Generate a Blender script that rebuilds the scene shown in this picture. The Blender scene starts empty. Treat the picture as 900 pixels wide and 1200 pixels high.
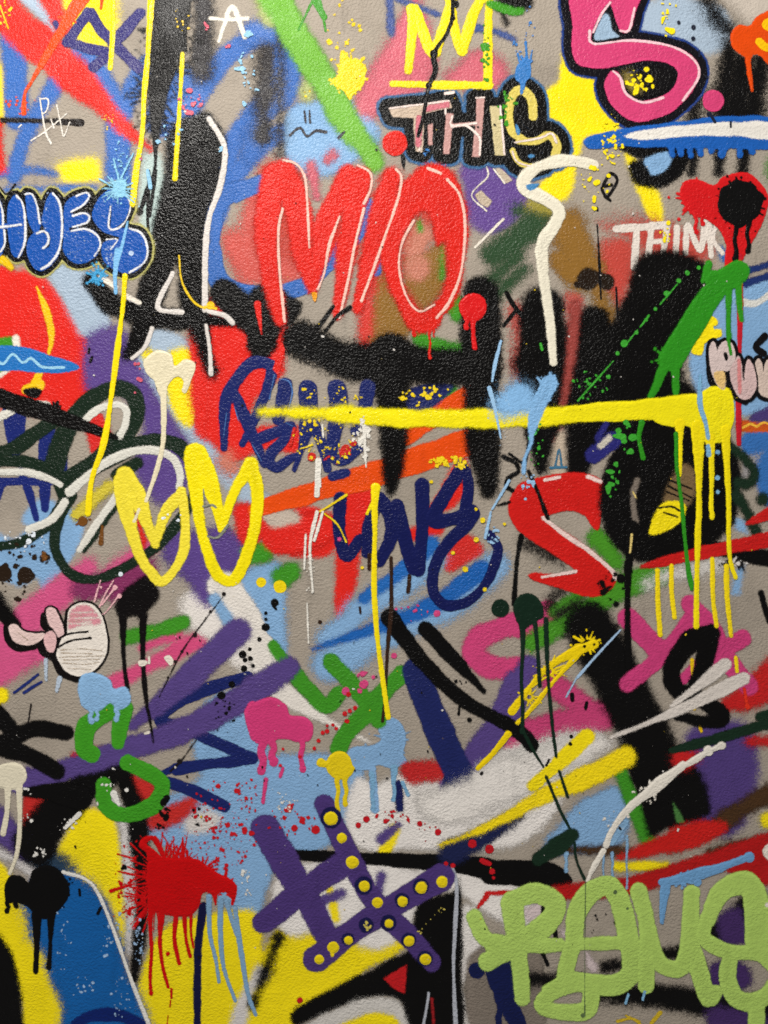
import bpy, math, random
import numpy as np

# ---------------------------------------------------------------- camera, lamp, exposure
S = 0.0016                      # metres of wall per photo pixel
Z0 = 0.55                       # height of the photo's bottom edge above the floor
scene = bpy.context.scene
col = scene.collection
WALL_Y = 0.0
CX, CZ = 0.0, Z0 + 600 * S
cam_d = bpy.data.cameras.new("camera")
cam_d.sensor_fit = 'VERTICAL'; cam_d.sensor_height = 24.0
CAM_DIST = 1.75
cam_d.lens = 24.0 * CAM_DIST / (1200 * S)
cam_d.clip_start = 0.01; cam_d.clip_end = 50
cam = bpy.data.objects.new("camera", cam_d); col.objects.link(cam)
cam.location = (CX, -CAM_DIST, CZ); cam.rotation_euler = (math.pi / 2, 0, 0)
scene.camera = cam

world = bpy.data.worlds.new("World"); scene.world = world; world.use_nodes = True
bg = world.node_tree.nodes["Background"]
bg.inputs[0].default_value = (1.0, 0.975, 0.95, 1); bg.inputs[1].default_value = 0.255

lamp_d = bpy.data.lights.new("ceiling_lamp", 'AREA')
lamp_d.shape = 'RECTANGLE'; lamp_d.size = 0.55; lamp_d.size_y = 0.35
lamp_d.energy = 9; lamp_d.color = (1.0, 0.92, 0.81)
lamp = bpy.data.objects.new("ceiling_lamp", lamp_d); col.objects.link(lamp)
lamp.location = (-0.40, -1.25, Z0 + 1200 * S + 0.85)
from mathutils import Vector
aim = Vector((-0.1, 0.0, Z0 + 640 * S)) - lamp.location
lamp.rotation_euler = aim.to_track_quat('-Z', 'Y').to_euler()

fill_d = bpy.data.lights.new("fill_lamp", 'AREA')      # added fill light, unseen, to brighten the wall lower down; not a known fixture
fill_d.shape = 'RECTANGLE'; fill_d.size = 0.6; fill_d.size_y = 0.4
fill_d.energy = 118; fill_d.color = (1.0, 0.965, 0.915)
fill_ob = bpy.data.objects.new("fill_lamp", fill_d); col.objects.link(fill_ob)
fill_ob.location = (-0.75, -2.3, Z0 + 1200 * S + 1.25)
fill_ob.rotation_euler = (Vector((0.0, 0.0, Z0 + 150 * S)) - fill_ob.location).to_track_quat('-Z', 'Y').to_euler()

vs = scene.view_settings
vs.view_transform = 'Standard'; vs.look = 'None'; vs.gamma = 1.0; vs.exposure = -0.12
vs.use_curve_mapping = False
scene.render.engine = 'CYCLES'
scene.cycles.transparent_max_bounces = 96
scene.cycles.max_bounces = 3
scene.cycles.diffuse_bounces = 1
scene.cycles.glossy_bounces = 1
scene.cycles.use_denoising = False

# ---------------------------------------------------------------- materials
def lin(c):
    out = []
    for v in c:
        v /= 255.0
        out.append(v / 12.92 if v <= 0.04045 else ((v + 0.055) / 1.055) ** 2.4)
    return (*out, 1.0)

def make_group(name, alpha):
    g = bpy.data.node_groups.new(name, 'ShaderNodeTree')
    I = g.interface
    I.new_socket('Color', in_out='INPUT', socket_type='NodeSocketColor')
    I.new_socket('Relief', in_out='INPUT', socket_type='NodeSocketFloat')
    I.new_socket('Roughness', in_out='INPUT', socket_type='NodeSocketFloat')
    I.new_socket('Shader', in_out='OUTPUT', socket_type='NodeSocketShader')
    n, l = g.nodes, g.links
    gi = n.new('NodeGroupInput'); go = n.new('NodeGroupOutput')
    geo = n.new('ShaderNodeNewGeometry'); P = geo.outputs['Position']
    def noise(scale, detail=1.0, rough=0.5, vec=P):
        t = n.new('ShaderNodeTexNoise'); t.inputs['Scale'].default_value = scale
        t.inputs['Detail'].default_value = detail; t.inputs['Roughness'].default_value = rough
        l.new(vec, t.inputs['Vector']); return t.outputs['Fac']
    def m(op, a, b=None, c=None):
        t = n.new('ShaderNodeMath'); t.operation = op
        for i, v in enumerate((a, b, c)):
            if v is None: continue
            if isinstance(v, (int, float)): t.inputs[i].default_value = v
            else: l.new(v, t.inputs[i])
        return t.outputs[0]
    def ramp(v, a, b, c=0.0, d=1.0, smooth=True):
        t = n.new('ShaderNodeMapRange'); t.clamp = True
        t.interpolation_type = 'SMOOTHSTEP' if smooth else 'LINEAR'
        l.new(v, t.inputs[0])
        for i, k in zip((1, 2, 3, 4), (a, b, c, d)): t.inputs[i].default_value = k
        return t.outputs[0]
    # roller-stippled wall relief, in metres of height; shared by bare wall and paint
    mp = n.new('ShaderNodeMapping'); mp.inputs['Scale'].default_value = (1.0, 1.0, 1.15)
    l.new(P, mp.inputs['Vector'])
    peel = noise(195, 2.5, 0.55, mp.outputs[0])
    peel = ramp(peel, 0.30, 0.72)
    wide = noise(38, 2.0, 0.5)
    grit = noise(620, 1.0, 0.5)
    patchy = ramp(noise(9, 2.0, 0.6), 0.33, 0.67, 0.55, 1.25)
    if alpha: patchy = m('MULTIPLY', patchy, ramp(gi.outputs['Relief'], 0.0001, 0.0006, 1.0, 0.62, False))
    h = m('MULTIPLY', m('MULTIPLY', peel, 0.00105), patchy)
    h = m('MULTIPLY_ADD', wide, 0.0013, h)
    h = m('MULTIPLY_ADD', noise(4.5, 3.0, 0.5), 0.004, h)
    h = m('MULTIPLY_ADD', grit, 0.00024, h)
    fade = noise(7.0, 2.0); blotch = noise(45, 3.0, 0.6)
    tint = m('MULTIPLY_ADD', fade, 0.16, 0.92)
    tint = m('MULTIPLY_ADD', blotch, 0.20, m('SUBTRACT', tint, 0.10))
    streak_map = n.new('ShaderNodeMapping'); streak_map.inputs['Scale'].default_value = (1.0, 1.0, 0.16)
    l.new(P, streak_map.inputs['Vector'])
    streak = ramp(noise(34, 4.0, 0.6, streak_map.outputs[0]), 0.56, 0.74)
    tint = m('MULTIPLY', tint, m('SUBTRACT', 1.0, m('MULTIPLY', streak, 0.10 if alpha else 0.20)))
    if not alpha:
        stain = ramp(noise(5.5, 5.0, 0.62), 0.50, 0.70)
        tint = m('MULTIPLY', tint, m('SUBTRACT', 1.0, m('MULTIPLY', stain, 0.16)))
    if alpha:
        at = n.new('ShaderNodeAttribute'); at.attribute_name = 'u'
        u = at.outputs['Fac']
        fine = noise(1500, 1.0, 0.6)
        mid = noise(150, 2.0, 0.55)
        nf = m('MULTIPLY', m('SUBTRACT', fine, 0.5), 4.4)
        t = m('ADD', m('MULTIPLY_ADD', m('POWER', nf, 3.0), 0.22, nf), u)     # heavy tail: overspray droplets
        t = m('MULTIPLY_ADD', m('SUBTRACT', noise(15, 4.0, 0.6), 0.5), 2.6, t)
        thin = ramp(u, 0.0, 5.0, 1.07, 0.97, False)
        tint = m('MULTIPLY', tint, thin)
        t = m('MULTIPLY_ADD', m('SUBTRACT', mid, 0.5), 1.3, t)
        worn = m('MULTIPLY', ramp(noise(420, 3.0, 0.65), 0.70, 0.76), ramp(noise(14, 3.0, 0.6), 0.48, 0.62))
        t = m('MULTIPLY_ADD', worn, -30.0, t)        # pinholes and scuffs where an older coat shows
        cover = m('GREATER_THAN', t, 0.0)
        film = ramp(u, 0.0, 3.0)
        h = m('ADD', h, m('MULTIPLY', film, m('MULTIPLY', gi.outputs['Relief'], 1.8)))
    sc_ = n.new('ShaderNodeVectorMath'); sc_.operation = 'SCALE'
    l.new(gi.outputs['Color'], sc_.inputs[0]); l.new(tint, sc_.inputs['Scale'])
    bump = n.new('ShaderNodeBump'); bump.inputs['Strength'].default_value = 0.75
    bump.inputs['Distance'].default_value = 1.0
    l.new(h, bump.inputs['Height'])
    bs = n.new('ShaderNodeBsdfPrincipled')
    l.new(sc_.outputs[0], bs.inputs['Base Color'])
    rr = m('MULTIPLY_ADD', m('SUBTRACT', blotch, 0.5), 0.16, gi.outputs['Roughness'])
    l.new(rr, bs.inputs['Roughness'])
    bs.inputs['Specular IOR Level'].default_value = 0.135
    l.new(bump.outputs[0], bs.inputs['Normal'])
    if alpha:
        tr = n.new('ShaderNodeBsdfTransparent'); mx = n.new('ShaderNodeMixShader')
        l.new(cover, mx.inputs[0]); l.new(tr.outputs[0], mx.inputs[1]); l.new(bs.outputs[0], mx.inputs[2])
        l.new(mx.outputs[0], go.inputs[0])
    else:
        l.new(bs.outputs[0], go.inputs[0])
    return g

G_PAINT = make_group('spray_paint', True)
G_WALL = make_group('bare_wall', False)
_mats = {}
def material(name, rgb, group, relief=0.0, rough=0.27):
    key = (rgb, group.name, relief, rough)
    if key in _mats: return _mats[key]
    mt = bpy.data.materials.new(name); mt.use_nodes = True
    t = mt.node_tree; t.nodes.clear()
    g = t.nodes.new('ShaderNodeGroup'); g.node_tree = group
    g.inputs['Color'].default_value = lin(rgb)
    g.inputs['Relief'].default_value = relief; g.inputs['Roughness'].default_value = rough
    o = t.nodes.new('ShaderNodeOutputMaterial'); t.links.new(g.outputs[0], o.inputs[0])
    mt.diffuse_color = lin(rgb)
    _mats[key] = mt
    return mt

# ---------------------------------------------------------------- the wall itself
def box_mesh(name, x0, x1, y0, y1, z0, z1):
    v = [(x, y, z) for x in (x0, x1) for y in (y0, y1) for z in (z0, z1)]
    f = [(0, 1, 3, 2), (4, 6, 7, 5), (0, 4, 5, 1), (2, 3, 7, 6), (0, 2, 6, 4), (1, 5, 7, 3)]
    me = bpy.data.meshes.new(name); me.from_pydata(v, [], f); me.update(); return me
wall = bpy.data.objects.new('graffiti_mural', box_mesh('graffiti_mural', -2.0, 2.0, 0.0, 0.14, 0.0, 3.2))
wall.data.materials.append(material('wall_paint', (162, 152, 139), G_WALL, 0.0, 0.5))
wall['label'] = 'rough stippled grey mural wall covered in layered graffiti, drips and splatters'
wall['category'] = 'mural'
col.objects.link(wall)

# ---------------------------------------------------------------- spray-paint builder
# A paint part is written in a small language, in the pixels of an enlarged piece of the photo:
#   capital letter = which piece; l/k smooth/straight line (width[:width..] then points);
#   p/q smooth/straight filled outline; h/x the same cut out; c line cut out; d dots (x y r);
#   s splatter (x y rx ry n rmin rmax); r radial spikes (x y r0 r1 n w); v drips (x y length w); z softness
TILE = {'A': (0, 0, 1/3), 'B': (300, 0, 1/3), 'C': (600, 0, 1/3), 'D': (0, 300, 1/3), 'E': (300, 300, 1/3),
        'F': (600, 300, 1/3), 'G': (0, 600, 1/3), 'H': (300, 600, 1/3), 'I': (600, 600, 1/3),
        'J': (0, 900, 1/3), 'K': (300, 900, 1/3), 'L': (600, 900, 1/3), 'Y': (0, 210, .2),
        'T': (430, 90, 240/900), 'U': (800, 360, 1/9), 'M': (290, 170, .3), 'R': (240, 400, 210/900),
        'V': (370, 520, 230/900), 'O': (590, 480, 310/900), 'Q': (0, 420, 220/900), 'Z': (540, 1010, .4),
        'W': (780, 0, 1/6), 'HD': (0, 680, 1/6), 'HT': (120, 520, 210/900), 'HS': (280, 920, 280/900), 'SP': (130, 970, 170/887), 'N': (0, 0, 1.0)}

def smooth(pts, closed):
    P = np.array(pts, float); n = len(P)
    if n < 3: return P
    out = []
    rng = range(n) if closed else range(n - 1)
    for i in rng:
        if closed: a, b, c, d = P[i - 1], P[i], P[(i + 1) % n], P[(i + 2) % n]
        else:
            b, c = P[i], P[i + 1]
            a = P[i - 1] if i else 2 * b - c
            d = P[i + 2] if i + 2 < n else 2 * c - b
        k = max(2, min(8, int(np.hypot(*(c - b)) / 4) + 1))
        for j in range(k):
            t = j / k
            out.append(.5 * (2 * b + (c - a) * t + (2 * a - 5 * b + 4 * c - d) * t * t + (3 * b - a - 3 * c + d) * t ** 3))
    if not closed: out.append(P[-1])
    return np.array(out)

def widths(ws, pts):
    seg = np.hypot(*np.diff(pts, axis=0).T); s = np.concatenate([[0], np.cumsum(seg)])
    s /= max(s[-1], 1e-6)
    return np.interp(s, np.linspace(0, 1, len(ws)), ws) if len(ws) > 1 else np.full(len(pts), ws[0])

def parse(data, soft, grow, rnd, mul=1.0):
    soft *= mul
    ox, oy, k = TILE['N']; toks = data.replace(';', ' ; ').split(); i = 0; prims = []
    def num(t):
        try: float(t); return True
        except ValueError: return False
    while i < len(toks):
        t = toks[i]; i += 1
        if t == ';': continue
        if t in TILE: ox, oy, k = TILE[t]; continue
        ws = None
        if t in 'lkc':
            ws = [float(a) * k for a in toks[i].split(':')]; i += 1
        a = []; tl = []
        while i < len(toks):
            if num(toks[i]): a.append(float(toks[i])); tl.append((ox, oy, k)); i += 1
            elif toks[i] in TILE and i + 1 < len(toks) and num(toks[i + 1]): ox, oy, k = TILE[toks[i]]; i += 1
            else: break
        if t == 'z': soft = a[0] * mul; continue
        X = lambda j: tl[j][0] + a[j] * tl[j][2]
        Yy = lambda j: tl[j][1] + a[j] * tl[j][2]
        if t in 'lkcpqhx':
            pts = np.array([(X(j), Yy(j + 1)) for j in range(0, len(a), 2)])
            closed = t in 'pqhx'
            if t in 'lcph': pts = smooth(pts, closed)
            if closed: prims.append(('poly' if t in 'pq' else 'hole', pts, grow, soft))
            else:
                w = widths(ws, pts) / 2 + (grow if t != 'c' else 0)
                prims.append(('line' if t != 'c' else 'cut', pts, w, soft))
        elif t == 'd':
            for j in range(0, len(a), 3):
                prims.append(('line', np.array([(X(j), Yy(j + 1))] * 2), np.full(2, a[j + 2] * k + grow), soft))
        elif t == 'v':
            for j in range(0, len(a), 4):
                x, y, L, w = X(j), Yy(j + 1), a[j + 2] * k, a[j + 3] * k
                n = 6; ph = rnd.uniform(0, 6)
                pts = smooth([(x + math.sin(ph + q * 1.7) * .18 * w, y + L * q / n) for q in range(n + 1)], False)
                prims.append(('line', pts, widths([w * .75, w * .5, w * .44, w * .42, w * .46], pts), soft))
                prims.append(('line', np.array([pts[-1], pts[-1] + (0, w * .15)]), np.full(2, w * .55), soft))
        elif t == 's':
            x, y, rx, ry, n, r0, r1 = X(0), Yy(1), a[2] * k, a[3] * k, int(a[4]), a[5] * k, a[6] * k
            for _ in range(n):
                an = rnd.uniform(0, 2 * math.pi); q = rnd.random() ** .6
                px, py = x + math.cos(an) * rx * q, y + math.sin(an) * ry * q
                r = (r0 + (r1 - r0) * rnd.random() ** 3.6) * rnd.uniform(.7, 1.1)
                ea = rnd.uniform(0, 6.28); el = rnd.random() ** 2 * 2.2 * r; e = math.cos(ea) * el, math.sin(ea) * el
                prims.append(('line', np.array([(px, py), (px + e[0], py + e[1])]), np.array([r, r * rnd.uniform(.3, 1)]), soft))
        elif t == 'r':
            x, y, r0, r1, n, w = X(0), Yy(1), a[2] * k, a[3] * k, int(a[4]), a[5] * k
            for q in range(n):
                an = 2 * math.pi * (q + rnd.uniform(-.4, .4)) / n; L = r0 + (r1 - r0) * rnd.random() ** 1.5
                b = (x + math.cos(an) * r0 * .8, y + math.sin(an) * r0 * .8); e = (x + math.cos(an) * L, y + math.sin(an) * L)
                prims.append(('line', np.array([b, e]), np.array([w * .6, w * rnd.uniform(.12, .45)]), soft))
                if rnd.random() < .4:
                    f = L + rnd.uniform(.05, .3) * r1
                    c_ = (x + math.cos(an) * f, y + math.sin(an) * f)
                    prims.append(('line', np.array([c_, c_]), np.full(2, w * rnd.uniform(.2, .55)), soft))
    return prims

def seg_dist(X, Y, a, b):
    dx, dy = b - a; L = dx * dx + dy * dy
    t = np.clip(((X - a[0]) * dx + (Y - a[1]) * dy) / L, 0, 1) if L > 1e-9 else np.zeros_like(X)
    return np.hypot(X - a[0] - t * dx, Y - a[1] - t * dy), t

MARG = 1.9
_r = random.Random(5)
WOBBLE = []
for _wl, _m in ((9, .08), (13, .12), (19, .18), (31, .30), (47, .42), (71, .45)):
    _a = _r.uniform(0, 6.28); WOBBLE.append((6.28 / _wl * math.cos(_a), 6.28 / _wl * math.sin(_a), _r.uniform(0, 6), _m))
def field(prims):
    lo = np.array([1e9, 1e9]); hi = -lo; wmin = 1e9
    for kind, pts, w, s in prims:
        if kind in ('hole', 'cut'): continue
        e = (w.max() if kind == 'line' else max(w, 0)) + s * MARG + 2
        lo = np.minimum(lo, pts.min(0) - e); hi = np.maximum(hi, pts.max(0) + e)
        if kind == 'line': wmin = min(wmin, 2 * float(np.mean(w)) + s)
        wmin = min(wmin, 3.0 + 2 * s)
    g = min(3.0, max(0.75, wmin / 3.2))
    lo = np.maximum(lo, (-480, -380)); hi = np.minimum(hi, (1380, 1560))
    lo = np.floor(lo / g) * g
    nx, ny = (np.ceil((hi - lo) / g).astype(int) + 1)
    xs = lo[0] + np.arange(nx) * g; ys = lo[1] + np.arange(ny) * g
    u = np.full((ny, nx), -50.0)
    # hand-sprayed edges are never exact: a small wander, in pixels
    GX, GY = np.meshgrid(xs, ys); wob = np.zeros((ny, nx))
    for a_, b_, p_, m_ in WOBBLE: wob += m_ * np.sin(GX * a_ + GY * b_ + p_)
    def window(x0, y0, x1, y1):
        i0 = max(0, int((x0 - lo[0]) / g)); i1 = min(nx, int((x1 - lo[0]) / g) + 2)
        j0 = max(0, int((y0 - lo[1]) / g)); j1 = min(ny, int((y1 - lo[1]) / g) + 2)
        return (i0, i1, j0, j1) if i1 > i0 and j1 > j0 else None
    for kind, pts, w, s in prims:
        if kind in ('line', 'cut'):
            for q in range(len(pts) - 1):
                a, b = pts[q], pts[q + 1]; r = max(w[q], w[q + 1]) + s * 1.6 + 2 * g
                W = window(min(a[0], b[0]) - r, min(a[1], b[1]) - r, max(a[0], b[0]) + r, max(a[1], b[1]) + r)
                if not W: continue
                i0, i1, j0, j1 = W
                X, Y = np.meshgrid(xs[i0:i1], ys[j0:j1])
                d, t = seg_dist(X, Y, a, b)
                val = (w[q] + (w[q + 1] - w[q]) * t - d + wob[j0:j1, i0:i1] * min(1.0, 0.16 * max(w[q], w[q + 1]))) / s
                v = u[j0:j1, i0:i1]
                if kind == 'line': np.maximum(v, val, out=v)
                else: np.minimum(v, -val, out=v)
        else:
            e = (max(w, 0) if kind == 'poly' else 0) + s * 1.6 + 2 * g
            W = window(pts[:, 0].min() - e, pts[:, 1].min() - e, pts[:, 0].max() + e, pts[:, 1].max() + e)
            if not W: continue
            i0, i1, j0, j1 = W
            X, Y = np.meshgrid(xs[i0:i1], ys[j0:j1]); dm = np.full(X.shape, 1e9); ins = np.zeros(X.shape, bool)
            for q in range(len(pts)):
                a, b = pts[q - 1], pts[q]
                dm = np.minimum(dm, seg_dist(X, Y, a, b)[0])
                if a[1] != b[1]:
                    ins ^= ((a[1] > Y) != (b[1] > Y)) & (X < (b[0] - a[0]) * (Y - a[1]) / (b[1] - a[1]) + a[0])
            val = (np.where(ins, dm, -dm) + (w if kind == 'poly' else -w) + 0.7 * wob[j0:j1, i0:i1]) / s
            v = u[j0:j1, i0:i1]
            if kind == 'poly': np.maximum(v, val, out=v)
            else: np.minimum(v, -val, out=v)
    if min(p[3] for p in prims) > 5.9: u = np.minimum(u, 1.7)      # a mist stays thin all over
    return xs, ys, u, g

def pieces(k):
    # label the connected pieces of a coat's cells
    idx = np.full(k.shape, -1); J, I = np.nonzero(k); idx[J, I] = np.arange(len(J))
    h = (idx[:, :-1] >= 0) & (idx[:, 1:] >= 0); v = (idx[:-1] >= 0) & (idx[1:] >= 0)
    a = np.concatenate([idx[:, :-1][h], idx[:-1][v]]); b = np.concatenate([idx[:, 1:][h], idx[1:][v]])
    lab = np.arange(len(J))
    while True:
        m = np.minimum(lab[a], lab[b]); new = lab.copy()
        np.minimum.at(new, lab[a], m); np.minimum.at(new, lab[b], m)
        new = new[new]; new = new[new]
        if (new == lab).all(): break
        lab = new
    return lab

KEEP = ('letter', 'halo', 'outline', 'graffiti_word', 'splat', 'paint_dot', 'scribble_tag', 'crown', 'heart', 'fish_mark', 'paint_drip', 'dot', 'spray_loop', 'green_loop')
LEVEL = np.zeros((500, 480), int)       # how many coats already lie on each 4-pixel patch
COAT = 0.00008
ntri = 0
def build(name, rgb, prims, parent, label, relief, rough, stuff):
    xs, ys, u, g = field(prims)
    k = np.maximum(np.maximum(u[:-1, :-1], u[1:, :-1]), np.maximum(u[:-1, 1:], u[1:, 1:])) > -MARG
    J, I = np.nonzero(k)
    if len(J) == 0: return None
    cj = ((ys[J] + g / 2 + 400) / 4).astype(int).clip(0, 499); ci = ((xs[I] + g / 2 + 500) / 4).astype(int).clip(0, 479)
    lev = LEVEL[cj, ci].max() + 1; LEVEL[cj, ci] = lev
    if not stuff and name not in KEEP:
        lab = pieces(k); ids, cnt = np.unique(lab, return_counts=True)
        big = ids[cnt * g * g > 26]
        if len(big) > 1:
            cen = np.array([(J[lab == q].mean(), I[lab == q].mean()) for q in big])
            near = lab.copy()
            for q in ids:
                if q not in big:
                    c = np.array((J[lab == q].mean(), I[lab == q].mean()))
                    near[lab == q] = big[np.argmin(((cen - c) ** 2).sum(1))]
            if label and parent is wall:
                e = group(name, label); parent = e; label = None
                e.location = ((xs[I].mean() - 450) * S, 0.0, Z0 + (1200 - ys[J].max()) * S)
            for q in big:
                w = near == q
                emit(name, rgb, xs, ys, u, g, J[w], I[w], lev, parent, label, relief, rough, stuff)
            return
    emit(name, rgb, xs, ys, u, g, J, I, lev, parent, label, relief, rough, stuff)

def emit(name, rgb, xs, ys, u, g, J, I, lev, parent, label, relief, rough, stuff):
    global ntri
    nx = len(xs)
    quad = np.stack([J * nx + I, (J + 1) * nx + I, (J + 1) * nx + I + 1, J * nx + I + 1], 1)
    ids, inv = np.unique(quad.ravel(), return_inverse=True)
    jj, ii = ids // nx, ids % nx
    px, py = xs[ii], ys[jj]
    co = np.stack([(px - 450) * S, np.full(len(px), -COAT * lev), Z0 + (1200 - py) * S], 1)
    org = np.array([co[:, 0].mean(), co[:, 1].mean(), co[:, 2].mean()])
    me = bpy.data.meshes.new(name)
    n = len(J); ntri += 2 * n
    me.vertices.add(len(co)); me.vertices.foreach_set('co', (co - org).astype(np.float32).ravel())
    me.loops.add(4 * n); me.loops.foreach_set('vertex_index', inv.astype(np.int32).ravel())
    me.polygons.add(n); me.polygons.foreach_set('loop_start', np.arange(0, 4 * n, 4, dtype=np.int32))
    me.update(calc_edges=True)
    at = me.attributes.new('u', 'FLOAT', 'POINT')
    at.data.foreach_set('value', np.clip(u[jj, ii], -12, 12).astype(np.float32))
    me.materials.append(material(name, rgb, G_PAINT, relief, rough))
    o = bpy.data.objects.new(name, me); col.objects.link(o)
    base = parent.location if parent is not wall else Vector((0, 0, 0))
    o.parent = parent; o.location = Vector(org) - base
    if label: o['label'] = label
    if stuff: o['kind'] = 'stuff'
    return o

QUEUE = []
def group(name, label):                  # a painted word or figure that is made of several pieces
    e = bpy.data.objects.new(name, None); col.objects.link(e); e.parent = wall
    e.empty_display_size = 0.05; e['label'] = label
    return e
def P(layer, name, rgb, soft, data, label=None, parent=None, grow=0.0, relief=0.0, rough=0.27, stuff=False):
    QUEUE.append((layer, len(QUEUE), name, rgb, soft, data, label, parent or wall, grow, relief, rough, stuff))

def flush():
    # put every group's empty at the middle of its pieces first, so that children sit where they are painted
    plan = []
    for q in sorted(QUEUE, key=lambda q: (q[0], q[1])):
        layer, idx, name, rgb, soft, data, label, parent, grow, relief, rough, stuff = q
        plan.append((q, parse(data, soft, grow, random.Random(idx * 7 + 3), 1.5 if soft > 2.2 else 1.0)))
    box = {}
    for q, prims in plan:
        if q[7] is not wall:
            a = np.concatenate([p[1] for p in prims if p[0] in ('line', 'poly')])
            box.setdefault(q[7].name, []).append(a)
    for nme, arrs in box.items():
        a = np.concatenate(arrs); e = bpy.data.objects[nme]
        e.location = ((a[:, 0].mean() - 450) * S, 0.0, Z0 + (1200 - a[:, 1].max()) * S)
    for q, prims in plan:
        layer, idx, name, rgb, soft, data, label, parent, grow, relief, rough, stuff = q
        build(name, rgb, prims, parent, label, relief, rough, stuff)

# ---------------------------------------------------------------- colours seen on the wall
RED = (216, 38, 30); ORANGE = (226, 76, 16); YELLOW = (244, 222, 22); PINK = (204, 70, 118); ROSE = (196, 98, 112)
LBLUE = (128, 168, 208); BLUE = (58, 104, 178); ROYAL = (22, 80, 160); NAVY = (26, 32, 84); PURPLE = (84, 66, 128)
GREEN = (62, 142, 36); LGREEN = (110, 172, 58); DGREEN = (22, 44, 30); BLACK = (10, 9, 9); WHITE = (226, 218, 204)
CREAM = (228, 218, 188); GOLD = (138, 100, 44); LIME = (164, 200, 92); PALE = (196, 190, 184); BROWN = (70, 48, 28)
SKY = (160, 178, 196); TEAL = (60, 108, 150)
# ================================================================ coats, from the oldest to the newest
# ---- layer 0: soft background colour
P(0, 'spray_patch', YELLOW, 6, 'A p 235 -20 400 -20 410 90 340 190 270 160 215 80 ; p 205 575 330 550 350 600 340 640 215 635 ; l 30 0 240 5 420', 'soft yellow haze behind the red diagonal band')
P(0, 'spray_patch', SKY, 4, 'A l 60 90 -20 200 100', 'pale grey blue stripe beside the red diagonal band')
P(0, 'spray_patch', (176, 196, 192), 5, 'A p 500 560 560 540 585 640 560 820 530 880 500 800', 'pale mint haze beside the tall black A')
P(0, 'spray_letters', BLUE, 3.5, 'A l 80 30 60 55 250 60 420 ; l 62:50 200 280 120 420 70 520 50 620 ; l 46:16 -20 606 110 598 200 614 ; l 24 20 668 330 664 ; l 85 280 190 370 300 412 420 415 670 ; l 75 560 180 470 300 412 430 ; N l 30:24:26:28:26 215 135 245 90 275 58 308 42 330 62 322 105 292 145 268 180 262 225 ; l 24 332 155 302 172 276 205 ; l 40 190 140 210 95 ; l 26 262 220 252 250', 'blurry mid blue loops sprayed under the tall black A')
P(1, 'spray_ring', BLUE, 2, 'N l 20 305 216 270 226 250 252 246 300 256 330 282 345 ; M l 60 -70 600 30 580 110 580 230 545 330 450 440 330 470 240 ; l 45 500 490 490 380 ; l 50 -40 200 60 150 ; A l 46 760 760 745 880 ; D l 60 750 -20 770 70 830 120 920 135', 'blue curved line passing behind the red word of three letters')
P(0, 'spray_patch', (196, 84, 76), 8, 'D p 780 -60 900 -80 1000 -60 1010 60 940 100 830 90 ; M p -10 200 100 180 180 260 230 500 120 540 -10 520', 'faded red haze under the red word')
P(0, 'spray_patch', LBLUE, 5, 'B p 100 410 180 355 380 360 430 480 380 560 230 620 110 570', 'light blue cloud above the red M')
P(0, 'spray_patch', ROSE, 7, 'B p 480 120 560 -10 620 150 590 330 420 420 340 370 ; p 670 280 760 195 840 205 880 260 820 330', 'dusty pink haze under the yellow crown')
P(0, 'spray_patch', BLUE, 6, 'B l 90 -10 120 40 130 ; l 70 130 220 110 330 20 420 -20 540', 'blue haze left of the light green band')
P(0, 'spray_stroke', (48, 46, 48), 8, 'A l 70 720 -20 710 250 ; B l 60 40 180 20 480 ; B l 20 85 130 85 560', 'smoky black stripe running down beside the splattered black stroke')
P(0, 'spray_patch', (176, 186, 120), 6, 'B l 60 20 -20 60 70 ; l 50 190 300 180 330', 'faint yellow green mist at the band top')
P(0, 'spray_patch', YELLOW, 3, 'C p 190 180 300 270 380 440 330 470 250 500 200 690 90 700 120 610 170 540 180 450 60 420 110 330 160 280 ; p 395 540 440 570 520 690 528 800 470 750', 'bright yellow spray field between the word and the pink S')
P(0, 'spray_patch', SKY, 6, 'C p 430 40 520 -10 640 -10 760 40 770 170 690 200 560 180 430 150', 'grey blue haze behind the pink S')
P(0, 'spray_patch', (190, 180, 168), 10, 'C p 740 -20 920 -20 920 120 800 60', 'pale mist above the orange splat')
P(1, 'spray_letters', (13, 12, 12), 9, 'C z 11 l 140 810 230 795 420 ; z 9 l 46 670 -30 700 30 775 120 ; z 8 l 85 770 170 755 300 745 440 ; l 95 880 210 850 300 840 440 ; l 60 650 330 630 440 ; z 4 l 44:34 640 500 632 605 ; l 44:34 735 500 727 605 ; l 48:40 825 500 806 605', 'smoky black letters behind the blue and white bar')
P(1, 'spray_letter', BLACK, 2.5, 'C p 370 515 480 500 610 500 622 570 570 640 490 662 430 645 412 580 470 560 420 545', 'black bowl shape with light blue centre under the blue bar')
P(2, 'spray_patch', LBLUE, 2, 'C p 470 560 545 532 566 545 545 592 492 616 480 595', 'light blue fill inside the black bowl shape')
P(0, 'spray_patch', (186, 70, 60), 9, 'C p 320 800 420 770 560 800 680 830 700 900 560 920 ; F p 320 -60 430 -50 430 90 370 170 300 60', 'red haze under the white scratched word')
P(0, 'spray_patch', (98, 72, 140), 5, 'T p 420 390 560 370 700 440 720 560 640 660 530 690 440 640 420 520 ; p 740 330 800 320 790 380 730 380', 'purple haze under the outlined word')
P(1, 'spray_arrow', (186, 170, 150), 1.2, 'T q 470 520 500 500 550 545 530 575 500 560 ; q 560 400 580 395 640 455 610 470', 'bare grey arrow marks in the purple haze')
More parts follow.
